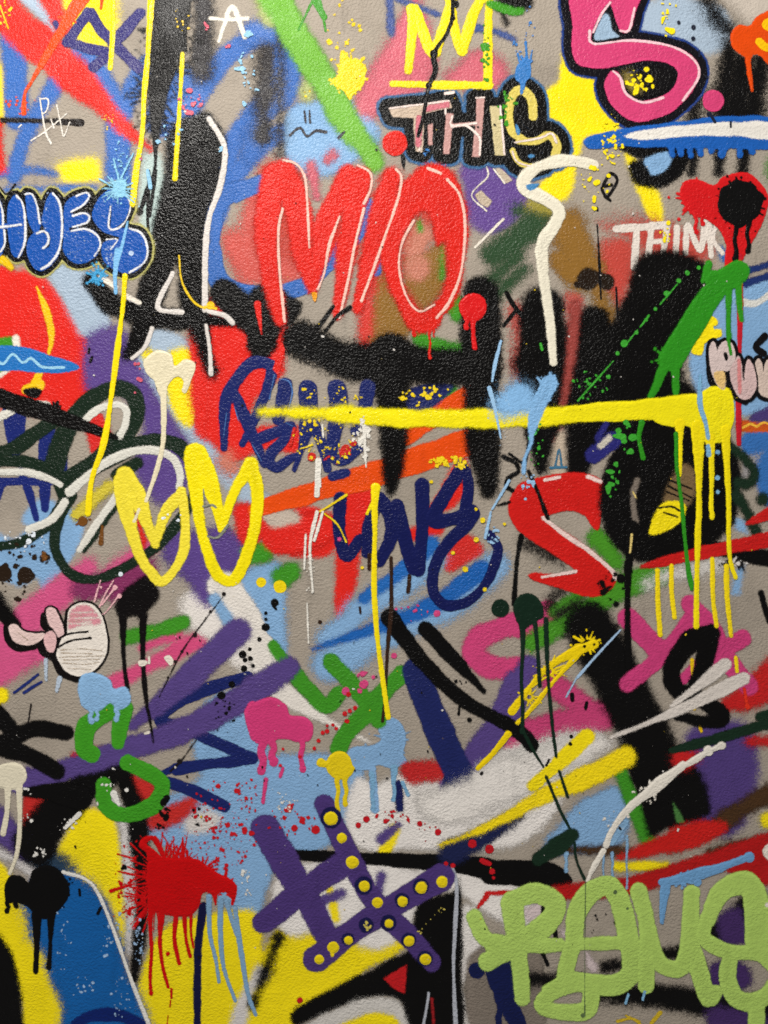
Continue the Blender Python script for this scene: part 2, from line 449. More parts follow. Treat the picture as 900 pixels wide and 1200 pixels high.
P(2, 'highlight_line', WHITE, .8, 'T l 7 525 395 530 440 460 520 525 590 ; k 7 556 405 605 468 ; B k 8 870 770 770 870', 'thin white zigzag lines on the purple haze')
P(0, 'spray_stroke', (46, 72, 46), 6, 'C l 100 -60 900 40 820 110 750 ; E l 55 800 110 920 -10 ; E l 40 850 130 940 50 ; C l 50 20 740 120 740', 'dark green diagonal strokes behind the white zigzag')
P(0, 'spray_patch', (150, 140, 60), 5, 'C l 40 70 720 130 735')
P(1, 'spray_patch', GOLD, 7, 'C l 130 200 810 F 235 0 250 60 ; l 60 300 120 330 220 ; z 4 l 80 170 20 210 60', 'brown gold patch with two dark eyes of paint')
P(2, 'paint_splat', (34, 24, 16), 2.2, 'F d 265 82 38 ; d 332 92 27 ; l 26 230 100 290 90 ; l 24 270 60 340 80', 'two dark brown blots on the gold patch')
# left middle
P(0, 'spray_patch', RED, 5, 'D p -30 70 60 40 110 50 220 130 330 310 330 470 280 540 200 565 80 540 -30 490', 'large red spray field under the blue bubble word')
P(0, 'spray_band', SKY, 4, 'D l 120 230 50 330 240 ; l 90 560 300 620 330 ; l 80 500 380 640 580 860 820 910 870', 'pale blue diagonal band crossing the purple haze')
P(0, 'spray_patch', (88, 66, 132), 6, 'D p 300 290 420 250 470 340 540 460 660 640 680 760 640 880 540 860 470 740 500 580 400 480 310 480', 'purple haze behind the dark green loops')
P(0, 'spray_patch', YELLOW, 4, 'D p 590 350 690 345 700 570 650 600 590 500 ; l 40 520 350 540 360', 'yellow patch under the cream splat')
P(0, 'spray_patch', RED, 4, 'R p -60 -160 100 -200 400 -120 392 60 380 170 300 250 240 320 210 430 320 430 460 430 470 560 300 540 130 620 40 520 -60 420', 'red spray field behind the navy words')
P(0, 'spray_patch', (200, 120, 100), 9, 'R l 60 90 600 150 640', None)
P(0, 'spray_patch', GOLD, 5, 'M p 610 430 700 400 790 380 775 560 680 650 620 590 ; p 500 470 590 560 640 720 560 790 440 800 470 640', 'gold brown spray inside and under the red O')
P(0, 'spray_patch', (190, 120, 100), 6, 'M p 600 360 680 280 730 330 700 420 620 440 ; d 660 480 50', 'dusty rose spray inside the red O')
P(0, 'spray_patch', (206, 60, 52), 7, 'M l 44 490 510 470 640 455 780', None)
P(0, 'spray_patch', GREEN, 3, 'E p 670 150 715 140 725 215 690 225 ; p 550 290 580 265 680 300 770 308 770 345 600 335 ; l 36 610 530 690 470 ; M l 30 770 400 760 520 ; l 18 670 290 675 330', 'green flashes around the red O and the black arch')
P(0, 'spray_patch', (188, 84, 76), 7, 'F l 60:54:48 220 150 205 360 170 560 ; l 44 20 200 30 430 ; l 40 160 600 160 640', 'dull red stripe between the black prongs')
P(0, 'spray_patch', LBLUE, 3, 'F p 620 370 640 200 760 120 930 100 930 520 800 560 700 640 660 520', 'light blue field behind the small pink bubble word')
P(1, 'highlight_line', (206, 206, 200), 1.5, 'F l 22 800 160 860 165 920 120', 'white curve on the light blue field')
P(1, 'spray_stroke', (30, 48, 104), 2, 'F l 26 820 55 920 25 ; l 30 820 95 920 65', 'two navy bars at the light blue field')
P(0, 'spray_patch', (54, 108, 176), 3, 'F p 800 640 930 620 930 880 880 860 850 780 ; p 740 20 730 -40 800 20', 'blue patch under the orange sliver')
P(1, 'spray_stroke', (196, 84, 26), 2, 'F l 34:40 800 598 930 600', 'orange sliver with a yellow scribble')
P(2, 'highlight_line', (232, 176, 60), .8, 'F l 7 810 604 840 590 860 600 885 585 920 600')
P(1, 'spray_stroke', (70, 56, 112), 3, 'F p 840 575 880 535 930 530 930 580', None)
P(1, 'spray_stroke', (150, 146, 146), 3, 'F q 820 700 880 690 850 760 800 800')
P(1, 'spray_patch', (206, 40, 36), 2.5, 'Q p 405 310 480 258 520 330 530 400 455 472 425 400', 'red wedge inside the dark green upper loop')
# orange bands
P(1, 'spray_stroke', ORANGE, 1.8, 'E l 56:88:95 0 892 250 815 430 762 760 650', 'orange diagonal band rising under the black prongs')
P(1, 'spray_stroke', ORANGE, 1.8, 'E l 60:95 525 635 620 570 770 490', 'short orange band between the black prongs')
P(0, 'spray_stroke', RED, 3, 'V p 150 200 255 190 245 360 205 480 190 640 120 810 88 800 95 600 100 400 ; q 505 320 640 90 700 60 700 200 640 290 560 330 ; l 60 430 420 560 390 ; p -100 300 90 330 90 480 -40 520 -160 480', 'red strokes behind the navy word below')
P(0, 'spray_patch', (204, 44, 40), 3, 'V p 600 480 640 430 700 420 750 460 765 500 700 540 620 590 585 570', 'red half disc inside the last navy loop')
P(1, 'spray_patch', (30, 38, 92), 2.5, 'E p 525 480 600 445 700 448 660 500 600 540 525 545', 'navy patch between the black prongs')
# light and royal blue brush arc
P(0, 'spray_band', LBLUE, 6, 'V l 110 60 900 230 740 400 640 540 530 ; l 150:120 60 1010 330 860 600 740 790 600 830 560', 'wide light blue soft band sweeping up to the navy loop')
P(1, 'spray_stroke', (36, 100, 176), 2.5, 'V l 56:80 220 710 400 580 530 460', 'royal blue stroke on the light blue band, under the navy word')
P(1, 'spray_stroke', (30, 94, 172), 2.5, 'H l 12:46:62:70 200 482 400 415 600 340 790 210', 'long royal blue stroke tapering along the light blue band')
# lower left
P(0, 'spray_patch', LBLUE, 3, 'G p -30 70 60 90 190 -20 290 20 270 140 200 230 150 290 130 230 60 260 -30 190 ; p 80 30 120 -40 200 -30 160 60', 'light blue patch under the dark green loop')
P(0, 'spray_band', (206, 84, 132), 5, 'G l 70:120:140 310 190 160 330 -30 490 ; l 90 120 490 -30 580 ; l 60 520 120 330 260', 'pink diagonal band under the cartoon hand')
P(0, 'spray_patch', (128, 48, 92), 6, 'G l 80 300 270 420 240 510 200 ; l 40 400 290 480 250', 'dark magenta shade beside the dark green loop')
P(0, 'spray_stroke', (206, 76, 122), 3, 'G l 46:70 390 605 700 450 ; l 30:40 500 480 620 430', 'pink bars under the long purple stroke')
P(1, 'spray_stroke', GREEN, 2.5, 'G l 52:44 450 440 560 415 650 385', 'short green bar beside the black drips')
P(0, 'spray_patch', LBLUE, 4, 'G p 830 240 900 190 990 190 1000 360 1000 560 880 500 780 380 ; p 700 720 790 640 920 660 920 980 700 920', 'light blue field under the white band')
P(0, 'spray_patch', (224, 218, 212), 6, 'G p 640 300 750 260 860 340 900 560 860 580 760 470 660 390 ; l 90 730 230 790 330', 'white mist beside the dark purple stroke')
P(1, 'spray_band', (222, 216, 208), 2.5, 'G l 110:90:80:64:30:14 790 260 880 390 H 40 580 150 670 280 750 400 810', 'long white band tapering down to the right')
P(1, 'spray_stroke', (222, 216, 208), 1.8, 'H l 34:44 -10 390 90 520', 'short white bar crossing the purple tip')
P(0, 'spray_patch', (88, 66, 132), 7, 'G p 600 70 720 60 860 90 860 190 720 260 600 200 ; l 60 700 240 730 300', 'purple mist between the two yellow hearts')
P(1, 'spray_stroke', LBLUE, 3, 'G l 40 760 310 800 380')
P(1, 'spray_stroke', GREEN, 2.2, 'H l 60:56 130 560 240 680 290 640 ; l 40 60 470 160 600', 'green tick beside the white band')
P(2, 'spray_cross', GREEN, 2, 'H l 56 265 525 400 680 430 730 ; l 60:70:60 510 570 400 690 310 790 290 830', 'green cross under the yellow drip')
P(0, 'spray_stroke', GREEN, 4, 'H l 80 -10 140 20 140 ; l 74:60 90 230 130 210', 'green dabs beside the yellow heart')
P(0, 'spray_patch', RED, 4, 'H p 0 60 100 20 260 10 270 90 160 140 60 140 ; G p 820 -20 900 -20 960 60 860 120 ; G p 470 0 520 90 500 130', 'red haze inside and beside the yellow hearts')
P(0, 'spray_patch', (188, 174, 160), 3, 'H p 20 10 120 -10 150 30 60 55')
# ---- bottom rows, background
P(0, 'spray_patch', LBLUE, 4, 'J p 520 230 560 120 700 40 740 -60 920 -90 920 560 820 500 640 320 ; K p -20 0 350 -20 340 180 220 290 80 320 40 420 -20 460', 'light blue field behind the red splat')
P(1, 'spray_patch', (206, 200, 196), 5, 'J p 640 180 700 150 780 170 740 220 660 235', None)
P(1, 'spray_patch', (226, 221, 216), 5, 'K p 320 120 360 40 420 60 500 20 640 40 920 -80 1010 -60 1100 60 920 270 640 285 380 290 320 220 ; p 60 420 180 330 560 360 560 520 420 640 280 560 100 580 ; p 560 350 900 400 1000 520 900 560 740 460 ; p 720 500 790 520 780 660 720 760 ; p 700 760 760 860 780 980 700 980', 'chalky white field behind the purple hash symbol')
P(1, 'spray_patch', LBLUE, 1.5, 'H p 320 850 345 825 400 820 440 800 432 760 455 735 475 722 500 735 522 765 528 800 518 845 530 880 480 900 430 890 400 905 340 900 ; r 480 800 40 70 20 9 ; r 390 860 30 50 14 9 ; K l 26 410 0 420 145 ; l 20 480 -20 490 110', 'light blue splash with drips under the end of the yellow drip')
P(0, 'spray_patch', YELLOW, 3.5, 'J p 190 330 230 220 300 150 400 170 430 300 450 500 440 640 380 470 280 400', 'yellow field under the green ring')
P(0, 'spray_patch', YELLOW, 3.5, 'J p -30 340 30 360 120 500 190 700 226 820 222 960 90 960 70 800 20 640 -30 600', 'yellow strip under the black heart shaped splat')
P(0, 'spray_patch', YELLOW, 3.5, 'J p 480 800 540 620 620 540 820 500 920 520 K 20 640 60 590 170 480 300 570 500 560 580 590 340 740 150 860 120 960 J 830 960 490 960', 'yellow field under the red and light blue drips')
P(2, 'spray_patch', (20, 90, 158), 7, 'J p 210 380 300 390 370 480 430 640 520 900 530 960 230 960 215 830 170 700 100 560 80 460 110 400', 'deep blue field below the black heart shaped splat')
P(1, 'spray_patch', (40, 60, 80), 8, 'J l 90 120 320 210 340')
P(1, 'spray_stroke', (206, 202, 200), 4, 'J l 44 400 110 440 220 460 400 465 640 ; l 34 -20 290 60 330 120 380 ; l 50:40 920 720 860 820 830 940', 'off white stripes around the yellow fields')
P(2, 'spray_stroke', BLACK, 3, 'J l 60:70:56:30 430 20 480 180 505 430 470 740', 'black stripe between the yellow and light blue fields')
P(2, 'spray_stroke', BLACK, 4, 'J l 90:120:130 420 10 300 60 200 150 110 260 ; p 150 170 260 140 190 300 130 340 60 290', 'black arch above the yellow field')
P(2, 'spray_patch', BLACK, 3, 'J p -30 590 30 640 70 780 80 880 70 960 -30 960', 'black corner beside the yellow strip')
P(1, 'spray_patch', (190, 44, 40), 5, 'J p 90 60 180 110 150 170 85 225 ; p 510 190 600 130 690 100 650 180 560 215 ; p 450 20 540 60 545 120 480 110', 'dull red patches around the black arch')
P(1, 'spray_patch', PURPLE, 5, 'J l 44 60 20 320 20 ; l 90 -20 170 20 220 90 280', 'purple haze at the black arch')
# K black shapes
P(2, 'spray_band', BLACK, 1.5, 'K l 36:44:60:90 110 305 400 318 700 338 L 0 370 60 372 ; L p -100 330 100 325 170 350 210 395 170 415 0 412 -100 400', 'long black bar crossing behind the purple hash symbol')
P(2, 'spray_patch', BLACK, 2.5, 'K p 560 500 600 460 690 440 720 400 722 700 715 960 500 960 520 830 440 800 330 830 180 890 130 900 150 840 340 740 440 690 540 630', 'black shape with a white edge line beside the hash symbol')
P(3, 'spray_patch', (190, 30, 34), 1.5, 'K q 448 740 530 690 522 790 480 772', 'red triangle inside the black shape')
P(2, 'spray_patch', (206, 202, 196), 2.5, 'K p 180 900 330 826 440 806 505 835 505 960 160 960', 'white field under the black shape')
P(3, 'spray_patch', YELLOW, 2.5, 'K p 280 910 360 872 450 862 505 900 500 960 280 960', 'yellow sliver in the white field')
P(3, 'highlight_line', (176, 180, 190), 1, 'K l 13 690 350 706 420 700 560 694 700 702 900 ; l 9 607 790 600 840 588 905', 'thin grey edge line on the black shape')
P(3, 'spray_stroke', (150, 30, 34), 1.5, 'K l 10 618 810 625 900')
P(2, 'spray_stroke', BLACK, 5, 'K l 40:30 80 600 40 700 -10 830', 'smoky black bar beside the yellow field')
P(1, 'spray_stroke', YELLOW, 2.5, 'K l 44 490 210 450 300 ; l 30 260 430 280 530', None)
P(1, 'spray_stroke', PURPLE, 2.5, 'K l 30 440 250 500 200 ; l 40 440 380 430 430 ; l 34 220 470 300 440 ; q 640 40 780 0 790 30 650 105', 'purple slivers on the chalky field')
P(1, 'spray_stroke', (186, 40, 40), 4, 'H p 520 880 700 890 K 660 40 600 50 530 50', 'red smear on the chalky field')
P(1, 'spray_stroke', NAVY, 2, 'K q 670 -30 780 -30 740 50 650 90 ; l 36 500 60 505 140', None)
P(2, 'spray_stroke', (28, 34, 72), 4, 'K l 90:50 690 290 800 240 920 160', 'navy smear under the yellow green bar')
P(1, 'spray_patch', (128, 118, 108), 3, 'K p 740 700 780 640 900 600 1000 640 1000 960 790 960 740 860', 'grey rounded patch under the lime word')
P(2, 'paint_splat', (20, 28, 74), 1.2, 'K d 775 712 27 ; p 815 700 900 670 930 760 900 830 850 800 820 760 ; v 855 790 130 24 ; l 70:40 890 830 930 920 960 980', 'navy blot with runs at the first lime letter')
# L background
P(4.5, 'spray_patch', (222, 217, 211), 8, 'I p -80 930 40 860 200 800 320 790 340 830 180 900 L 100 60 -60 140 ; K p 560 90 700 60 860 -30 940 -10 900 110 720 190 600 170', 'white mist over the foot of the navy bar')
P(5, 'spray_bar', (242, 216, 24), 2.4, 'K l 8:26:40:60:76:70 645 272 780 220 920 150 L 120 90 300 15 I 400 860', 'long yellow bar widening up to the thick black diagonal')
P(1, 'spray_patch', LBLUE, 4, 'L p 110 290 200 160 300 90 370 60 410 140 400 240 320 290 200 300', 'light blue patch under the yellow stripe')
P(2, 'spray_stroke', GREEN, 3, 'L l 60 380 10 430 130 480 250', 'green bar crossing the light blue patch')
P(2, 'spray_patch', BLACK, 4, 'L p 410 -30 620 -30 700 140 660 180 560 210 480 240 450 110', 'black wedge below the thick black diagonal')
P(3, 'spray_stroke', (70, 120, 60), 2, 'L q 565 120 605 190 580 190', None)
P(1, 'spray_patch', (78, 60, 120), 6, 'L p 620 -120 720 -140 850 -60 850 120 780 230 640 200 610 60 ; I p 650 760 760 720 850 780 850 930 630 930', 'purple haze below the dark green line')
P(2, 'spray_stroke', BROWN, 5, 'L l 70:60:36 920 85 780 160 640 240 560 280 ; l 40 920 250 700 300 ; l 28 190 285 420 295', 'dark brown bands over the red wedge')
P(3, 'spray_stroke', (196, 32, 28), 3, 'L p 370 320 470 260 600 200 700 180 750 200 720 240 600 290', 'bright red wedge over the brown band')
P(2, 'spray_stroke', YELLOW, 3, 'L l 34 370 345 540 345 ; l 60 900 180 930 180', 'yellow dash under the red wedge')
P(3, 'spray_band', (176, 26, 26), 2.5, 'L l 50:66:60:90 150 440 400 415 620 350 920 265 ; q 720 340 920 250 920 420 820 400', 'long dark red band above the lime word')
P(1, 'spray_band', BLACK, 5, 'L l 60:90:110 300 790 500 800 760 840 930 850 ; l 50 60 740 240 750 ; l 40 540 650 600 650 ; l 40 330 700 400 690 ; l 80 720 580 860 460 ; l 40 660 700 720 800', 'black smears under the lime word')
P(1, 'spray_patch', (66, 44, 96), 4, 'L p 720 520 800 490 830 600 750 620 ; p 700 700 800 680 840 760 720 800 ; l 90 720 880 880 920', 'purple shade under the lime S')
P(2, 'spray_patch', (206, 190, 190), 2.5, 'L p 40 500 110 470 115 530 70 545 ; p 260 640 300 700 280 720 260 690 ; d 190 580 20', 'pale patches inside the lime R')
P(3, 'paint_splat', BLACK, 1, 'L p 100 490 120 470 132 500 110 540 ; l 16 150 570 155 600 ; l 12 105 645 125 690 ; s 320 560 50 60 9 2 9', 'black blots inside the lime word')
# I background
P(0, 'spray_stroke', (200, 66, 118), 2.5, 'H l 80 920 390 790 440 770 500 830 545 940 550 ; I l 80 -20 400 60 400 120 350 ; l 60 -20 560 40 540', 'pink angle stroke beside the black slashes')
P(0, 'spray_stroke', (190, 64, 112), 4, 'I l 80 140 600 230 670 310 740 ; l 110 30 790 180 750 310 720 ; l 60 0 830 60 850', 'faded pink angle stroke under the dark green drips')
P(1, 'spray_stroke', PURPLE, 3, 'H l 110:90 920 610 860 740 760 870 ; I l 70 -10 640 60 540', 'purple bar under the yellow splash')
P(1, 'spray_stroke', (70, 140, 36), 4, 'I l 60:90 70 460 250 350 420 250 520 215 ; l 56 150 345 230 300 ; l 70 300 90 360 170', 'green soft stroke under the red loop')
P(2, 'spray_stroke', (10, 9, 9), 6, 'I l 170:180:190 270 400 420 680 520 920', 'thick soft black diagonal crossing the pink angle')
P(1, 'spray_stroke', (30, 26, 24), 8, 'I l 40 60 110 180 160 ; l 30 160 360 240 310 ; l 30 170 270 130 330')
P(2, 'spray_patch', (206, 202, 196), 7, 'I l 26:60 480 250 580 215 720 185', 'white mist under the red blade')
P(1, 'spray_patch', (222, 218, 212), 6, 'I p -30 880 100 800 240 770 330 790 200 920 -30 960', None)
P(5, 'spray_bar', YELLOW, 2, 'L l 44:60 75 60 I 165 880 262 790', 'short yellow bar above the long one')
P(2, 'spray_patch', (190, 34, 34), 5, 'I p 710 690 780 630 920 500 920 650 790 700 ; p 570 850 620 840 660 860 620 900 580 900 ; l 30 840 805 920 805', 'red patches around the dark green line')
P(2, 'spray_cross', (196, 62, 118), 2, 'I l 72:76 405 370 510 480 560 500 ; l 56:60:76 405 605 520 510 640 380', 'pink cross painted over the thick black diagonal')
P(2, 'spray_cross', (196, 62, 118), 2, 'I l 60:66 625 320 700 400 760 520 830 610 ; l 70:60 690 510 810 445 ; l 44 600 590 650 540', 'pink cross under the black loop')
P(1, 'spray_patch', LBLUE, 3, 'I q 790 200 820 180 800 290 770 290 ; q 780 20 820 30 830 80 790 60', None)
# ================================================================ layer 4: bold strokes and words
P(3, 'spray_band', (212, 44, 36), 4, 'A l 120:130:120:60:20 -30 10 110 130 300 300 430 440 530 525 ; l 70:60 160 -30 225 100 ; l 40 -10 440 0 590', 'red diagonal band tapering to a point at the black splatter')
P(3, 'spray_band', LGREEN, 4, 'B l 110:100:96:74 60 -20 150 140 300 390 415 570', 'light green band running down to the red M')
P(4, 'paint_run', GREEN, .8, 'B l 8 200 0 150 105 ; l 8 225 0 245 110 ; l 20 205 0 240 60', 'thin green runs beside the light green band')
P(3, 'spray_stroke', (14, 13, 13), 2.6, 'A l 135:140:130:84:50:26 612 -30 598 80 588 170 565 290 548 400 545 480 ; r 590 100 60 110 26 9 ; r 570 240 50 140 40 7 ; r 550 330 36 110 30 6 ; r 545 420 20 70 20 6 ; s 520 260 60 160 40 1 5 ; z 1 l 20:12:16:10 545 470 545 590 515 680 492 745 ; d 490 745 12 ; l 10 550 600 525 760', 'black splattered stroke running down to the blue bubble word')
P(4, 'paint_run', BLACK, 1, 'A l 10 665 0 650 100 655 180 ; A l 9 525 600 520 790 540 870 ; r 640 170 10 40 8 7')
# --- the tall black A
A_ = group('graffiti_letter', 'tall black letter A with white highlight lines')
P(4, 'letter', (13, 12, 12), 4, 'A p 600 450 680 405 745 400 792 500 775 660 730 780 D 730 200 760 400 742 425 700 340 640 200 610 30 540 230 500 320 450 365 440 330 500 190 520 0 A 540 800 570 640 ; D z 2.5 l 110:90:40 560 40 510 210 462 345 ; l 90:76:22 670 40 708 240 743 412 ; z 3 l 60:90:70:30 320 90 400 170 560 215 810 232', None, A_, rough=.18)
P(5, 'highlight_line', (212, 206, 200), 1, 'A l 20 735 418 790 520 775 650 735 770 722 900 D 720 190 ; D l 17 608 60 555 180 640 198 ; l 14 725 245 738 330 742 415 ; l 16 735 195 790 210 818 235 ; l 14 535 255 510 320 465 360 ; l 18 360 75 410 110 ; l 16 440 140 490 165', None, A_, relief=.0003)
P(4, 'spray_stroke', BLACK, 2.6, 'D l 100:110:60 790 130 870 210 930 300 ; E l 150:110 40 170 20 300 ; E p 0 150 150 160 130 240 80 260 60 340 0 380 -40 250', 'black mass under the red M')
P(5, 'spray_flash', RED, 1.2, 'E l 24:6 5 170 20 275 ; q 60 400 90 300 100 330 80 420', None)
# --- blue bubble word
HY = 'Y p -60 100 -10 100 20 180 22 300 20 420 -10 460 -60 460 ; p 95 95 135 150 150 280 135 430 100 465 65 430 50 330 45 200 60 130 ; q -20 262 120 258 120 288 -20 294 ; p 150 90 190 88 225 160 242 270 205 310 165 230 ; p 310 80 350 130 366 250 350 430 300 500 240 540 190 510 160 430 170 360 215 310 262 300 245 250 260 150 290 90'
E_ = 'Y p 380 160 420 110 500 78 527 100 500 150 430 192 388 205 ; p 390 215 460 210 510 198 530 225 500 260 430 282 388 275 ; p 395 310 480 290 560 310 592 370 570 450 500 490 430 490 380 440 368 380 ; l 34 392 200 388 380'
S_ = 'Y p 545 190 600 90 670 48 740 80 765 150 745 230 705 285 760 285 835 320 867 410 835 510 745 552 650 520 600 460 600 385 640 358 690 352 700 340 620 320 560 260'
hy = group('graffiti_word', 'blue bubble word H Y E S with white highlight lines and black outline')
P(4, 'halo', (180, 176, 104), 2, HY + ';' + E_ + ';' + S_, None, hy, grow=7.8)
P(5, 'outline', BLACK, 1.1, HY + ';' + E_ + ';' + S_, None, hy, grow=5.6)
HB = (26, 82, 168)
P(6, 'letter', HB, 1.0, 'Y p -60 100 -10 100 20 180 22 300 20 420 -10 460 -60 460 ; p 95 95 135 150 150 280 135 430 100 465 65 430 50 330 45 200 60 130 ; q -20 262 120 258 120 288 -20 294', 'blue bubble letter H', hy)
P(6, 'letter', HB, 1.0, 'Y p 150 90 190 88 225 160 242 270 205 310 165 230 ; p 310 80 350 130 366 250 350 430 300 500 240 540 190 510 160 430 170 360 215 310 262 300 245 250 260 150 290 90', 'blue bubble letter Y', hy)
P(6, 'letter', HB, 1.0, E_, 'blue bubble letter E', hy)
P(6, 'letter', HB, 1.0, S_, 'blue bubble letter S', hy)
P(6, 'letter_shadow', BLACK, .9, 'Y l 14 250 300 285 330 285 385 265 400 ; l 14 650 160 640 280 ; l 14 690 290 760 230 ; l 16 600 320 690 350', None, hy)
P(7, 'highlight_line', (214, 216, 220), .9, 'Y l 12 100 100 135 145 150 260 145 380 110 460 ; l 12 -10 284 60 276 125 268 ; l 11 0 130 18 200 20 270 ; l 10 28 300 30 380 5 425 ; l 12 150 90 190 90 220 160 235 260 ; l 12 312 85 350 140 366 270 350 410 300 490 245 528 ; l 11 220 318 260 305 285 335 282 380 255 405 ; l 10 450 100 505 80 525 100 490 152 420 192 ; l 10 430 216 490 200 526 222 510 256 430 282 ; l 11 420 306 500 293 570 330 590 390 555 450 ; l 10 735 80 766 150 746 230 700 285 640 287 650 160 ; l 12 760 290 832 322 866 410 845 490 760 548 ; l 8 625 355 690 355 650 412', None, hy, relief=.0002)
P(7, 'worn_fleck', (170, 190, 220), .8, 'Y s 450 330 90 60 40 1 4 ; s 650 450 40 60 50 1 5 ; s 270 180 30 120 24 1 4 ; s 470 440 90 50 30 1 4 ; s 620 180 50 90 20 1 4 ; s 100 300 40 150 12 1 3 ; d 770 435 14', None, hy, stuff=True)
P(8, 'paint_splat', (136, 194, 222), .9, 'Y r 690 60 20 130 40 10 ; s 690 80 60 80 60 1 7 ; p 660 20 730 10 740 60 720 110 680 90 ; A s 425 560 30 60 30 1 5 ; l 5 470 540 420 640 ; l 5 400 560 420 640', 'light blue burst over the bubble S')
P(8, 'paint_run', (120, 178, 222), .9, 'Y l 16:22 750 250 720 380 690 480 678 560 ; D l 14 412 -20 405 60 408 130', 'light blue run down the bubble S')
P(6, 'paint_splat', (60, 150, 200), 1, 'D r 345 70 14 44 22 9 ; s 345 60 40 40 24 1 6', 'cyan burst on the tail of the black A')
P(5, 'highlight_line', WHITE, 1, 'D l 18 355 75 408 112 ; l 14 445 140 492 165', None)
# --- red word
P(0, 'spray_patch', (204, 70, 56), 9, 'M l 90 100 120 90 400 ; l 110 160 140 210 400 ; l 110 420 150 380 420 ; l 90 560 140 480 460 ; p 600 180 760 90 850 300 760 640 640 680 540 460 ; h 640 290 760 330 780 520 690 660 590 520', 'red mist around the red word')
mio = group('graffiti_word', 'red word M I O with thin pale highlight lines')
MR = (212, 36, 26)
P(5, 'letter', MR, 2.6, 'M l 86:100:84:70:44 110 110 85 230 75 380 95 540 128 685 ; l 100:110:90:40 140 105 195 250 220 430 258 562 ; l 36:84:90:90 262 550 300 340 345 220 400 120 ; l 92:84:70:34 440 125 405 300 375 500 350 668', 'red letter M', mio)
P(5, 'letter', MR, 2.4, 'M l 70:86:74:32 565 120 510 300 470 480 430 638', 'red letter I', mio)
P(5, 'letter', MR, 2.6, 'M p 600 150 690 85 770 85 835 170 862 330 832 560 770 660 730 725 640 725 580 620 535 500 515 380 550 250 ; h 685 258 725 290 735 390 778 375 778 500 745 600 680 652 625 590 595 480 602 380 640 300', 'red letter O', mio)
P(5, 'dot', MR, 1.2, 'B d 487 505 43', 'round red dot over the red I', mio)
P(5, 'paint_run', MR, 1, 'M v 712 720 110 12 ; v 728 700 45 12 ; v 650 710 30 14', None, mio)
P(6, 'highlight_line', (232, 186, 172), .8, 'M l 9 140 60 190 75 225 130 235 250 242 400 ; l 10 138 250 122 330 125 480 145 690 ; l 9 430 80 480 110 482 170 455 230 ; l 10 455 250 420 390 395 520 360 675 ; l 9 360 280 320 390 300 500 275 565 ; l 10 580 95 602 130 585 220 540 350 490 490 445 610 ; l 10 705 92 755 112 ; l 11 780 135 830 200 850 320 835 490 790 610 740 675 ; l 8 650 295 605 380 592 480 620 590 670 650 730 625', None, mio, relief=.0002)
P(6, 'paint_line', BLACK, 1, 'E l 14 880 130 910 180 940 215 ; l 12 870 245 915 190', 'small black cross beside the red dot')
P(6, 'paint_line', BLACK, 1, 'M l 14:18 335 630 300 680 270 715 ; l 16:12 400 635 350 670 305 725', 'two short black ticks under the red M')
P(6, 'dot', (226, 150, 30), .9, 'M p 252 578 272 580 264 612', None)
P(4, 'spray_patch', (196, 96, 110), 4, 'M l 40 310 60 330 40 ; l 36 250 80 270 200', None)
# --- black outlined word THIS
TT = 'T q 95 140 360 105 372 135 250 165 242 332 215 328 205 180 110 178 ; q 268 215 290 205 288 300 272 300 ; q 345 160 378 165 365 342 332 342 ; l 16 375 215 480 205 ; q 478 95 517 90 495 352 462 350 480 200 ; q 540 130 584 130 605 344 562 346 ; l 36 728 175 722 100 685 62 645 75 624 150 635 235 685 278 ; l 34 670 283 740 285 800 258 834 300 826 345 ; l 24 640 325 665 375 715 393 765 385'
th = group('graffiti_word', 'word T H I S in pale fill with thick black outline')
P(3, 'halo', (62, 104, 148), 2, TT, None, th, grow=14.5)
P(4, 'outline', (13, 12, 11), 1.4, TT, None, th, grow=11.5)
TB = (196, 176, 156)
P(5, 'letter', TB, 1, 'T q 95 140 360 105 372 135 250 165 242 332 215 328 205 180 110 178', 'pale letter T with pink tip', th)
P(5, 'letter', (190, 146, 140), 1, 'T q 268 215 290 205 288 300 272 300 ; q 345 160 378 165 365 342 332 342 ; l 14 375 215 480 205 ; q 478 95 517 90 495 352 462 350 480 200', 'pale pink letter H', th)
P(5, 'letter', (200, 186, 140), 1, 'T q 540 130 584 130 605 344 562 346', 'pale yellow letter I', th)
P(5, 'letter', (214, 196, 96), 1, 'T l 36 728 175 722 100 685 62 645 75 624 150 635 235 685 278 ; l 34 670 283 740 285 800 258 834 300 826 345 ; l 24 640 325 665 375 715 393 765 385', 'yellow letter S with black eyes', th)
P(6, 'highlight_line', (232, 214, 206), .8, 'T k 9 100 140 360 108 ; l 9 375 175 372 215 480 205 ; l 9 370 222 430 214 480 250 497 280 495 345 ; k 8 478 95 515 92 ; k 8 585 130 604 342 ; l 9 650 290 760 270 810 250 832 290 ; k 9 345 165 345 120 ; l 12 345 75 380 70 ; l 8 638 330 660 375 720 395 ; k 8 238 220 230 325', None, th)
P(6, 'letter_eye', (70, 130, 180), .9, 'T p 655 205 675 240 665 260 652 240 ; p 705 345 730 340 740 352 715 362 ; p 700 480 760 470 720 500', None, th)
P(6, 'spray_flash', (200, 112, 124), 1.5, 'T q 270 125 360 112 360 135 240 160 ; l 22 230 180 225 300', None, th)
P(7, 'paint_splat', (60, 122, 190), .9, 'C s 40 130 50 120 26 2 8 ; p 15 240 35 215 50 200 66 225 64 270 48 285 40 315 28 290 14 282 ; l 9 52 210 48 150 ; l 7 30 230 20 190 ; l 7 60 230 70 180 ; l 9:6 35 290 33 330 ; T s 270 335 20 20 6 2 8', 'blue spatter on the top of the outlined S')
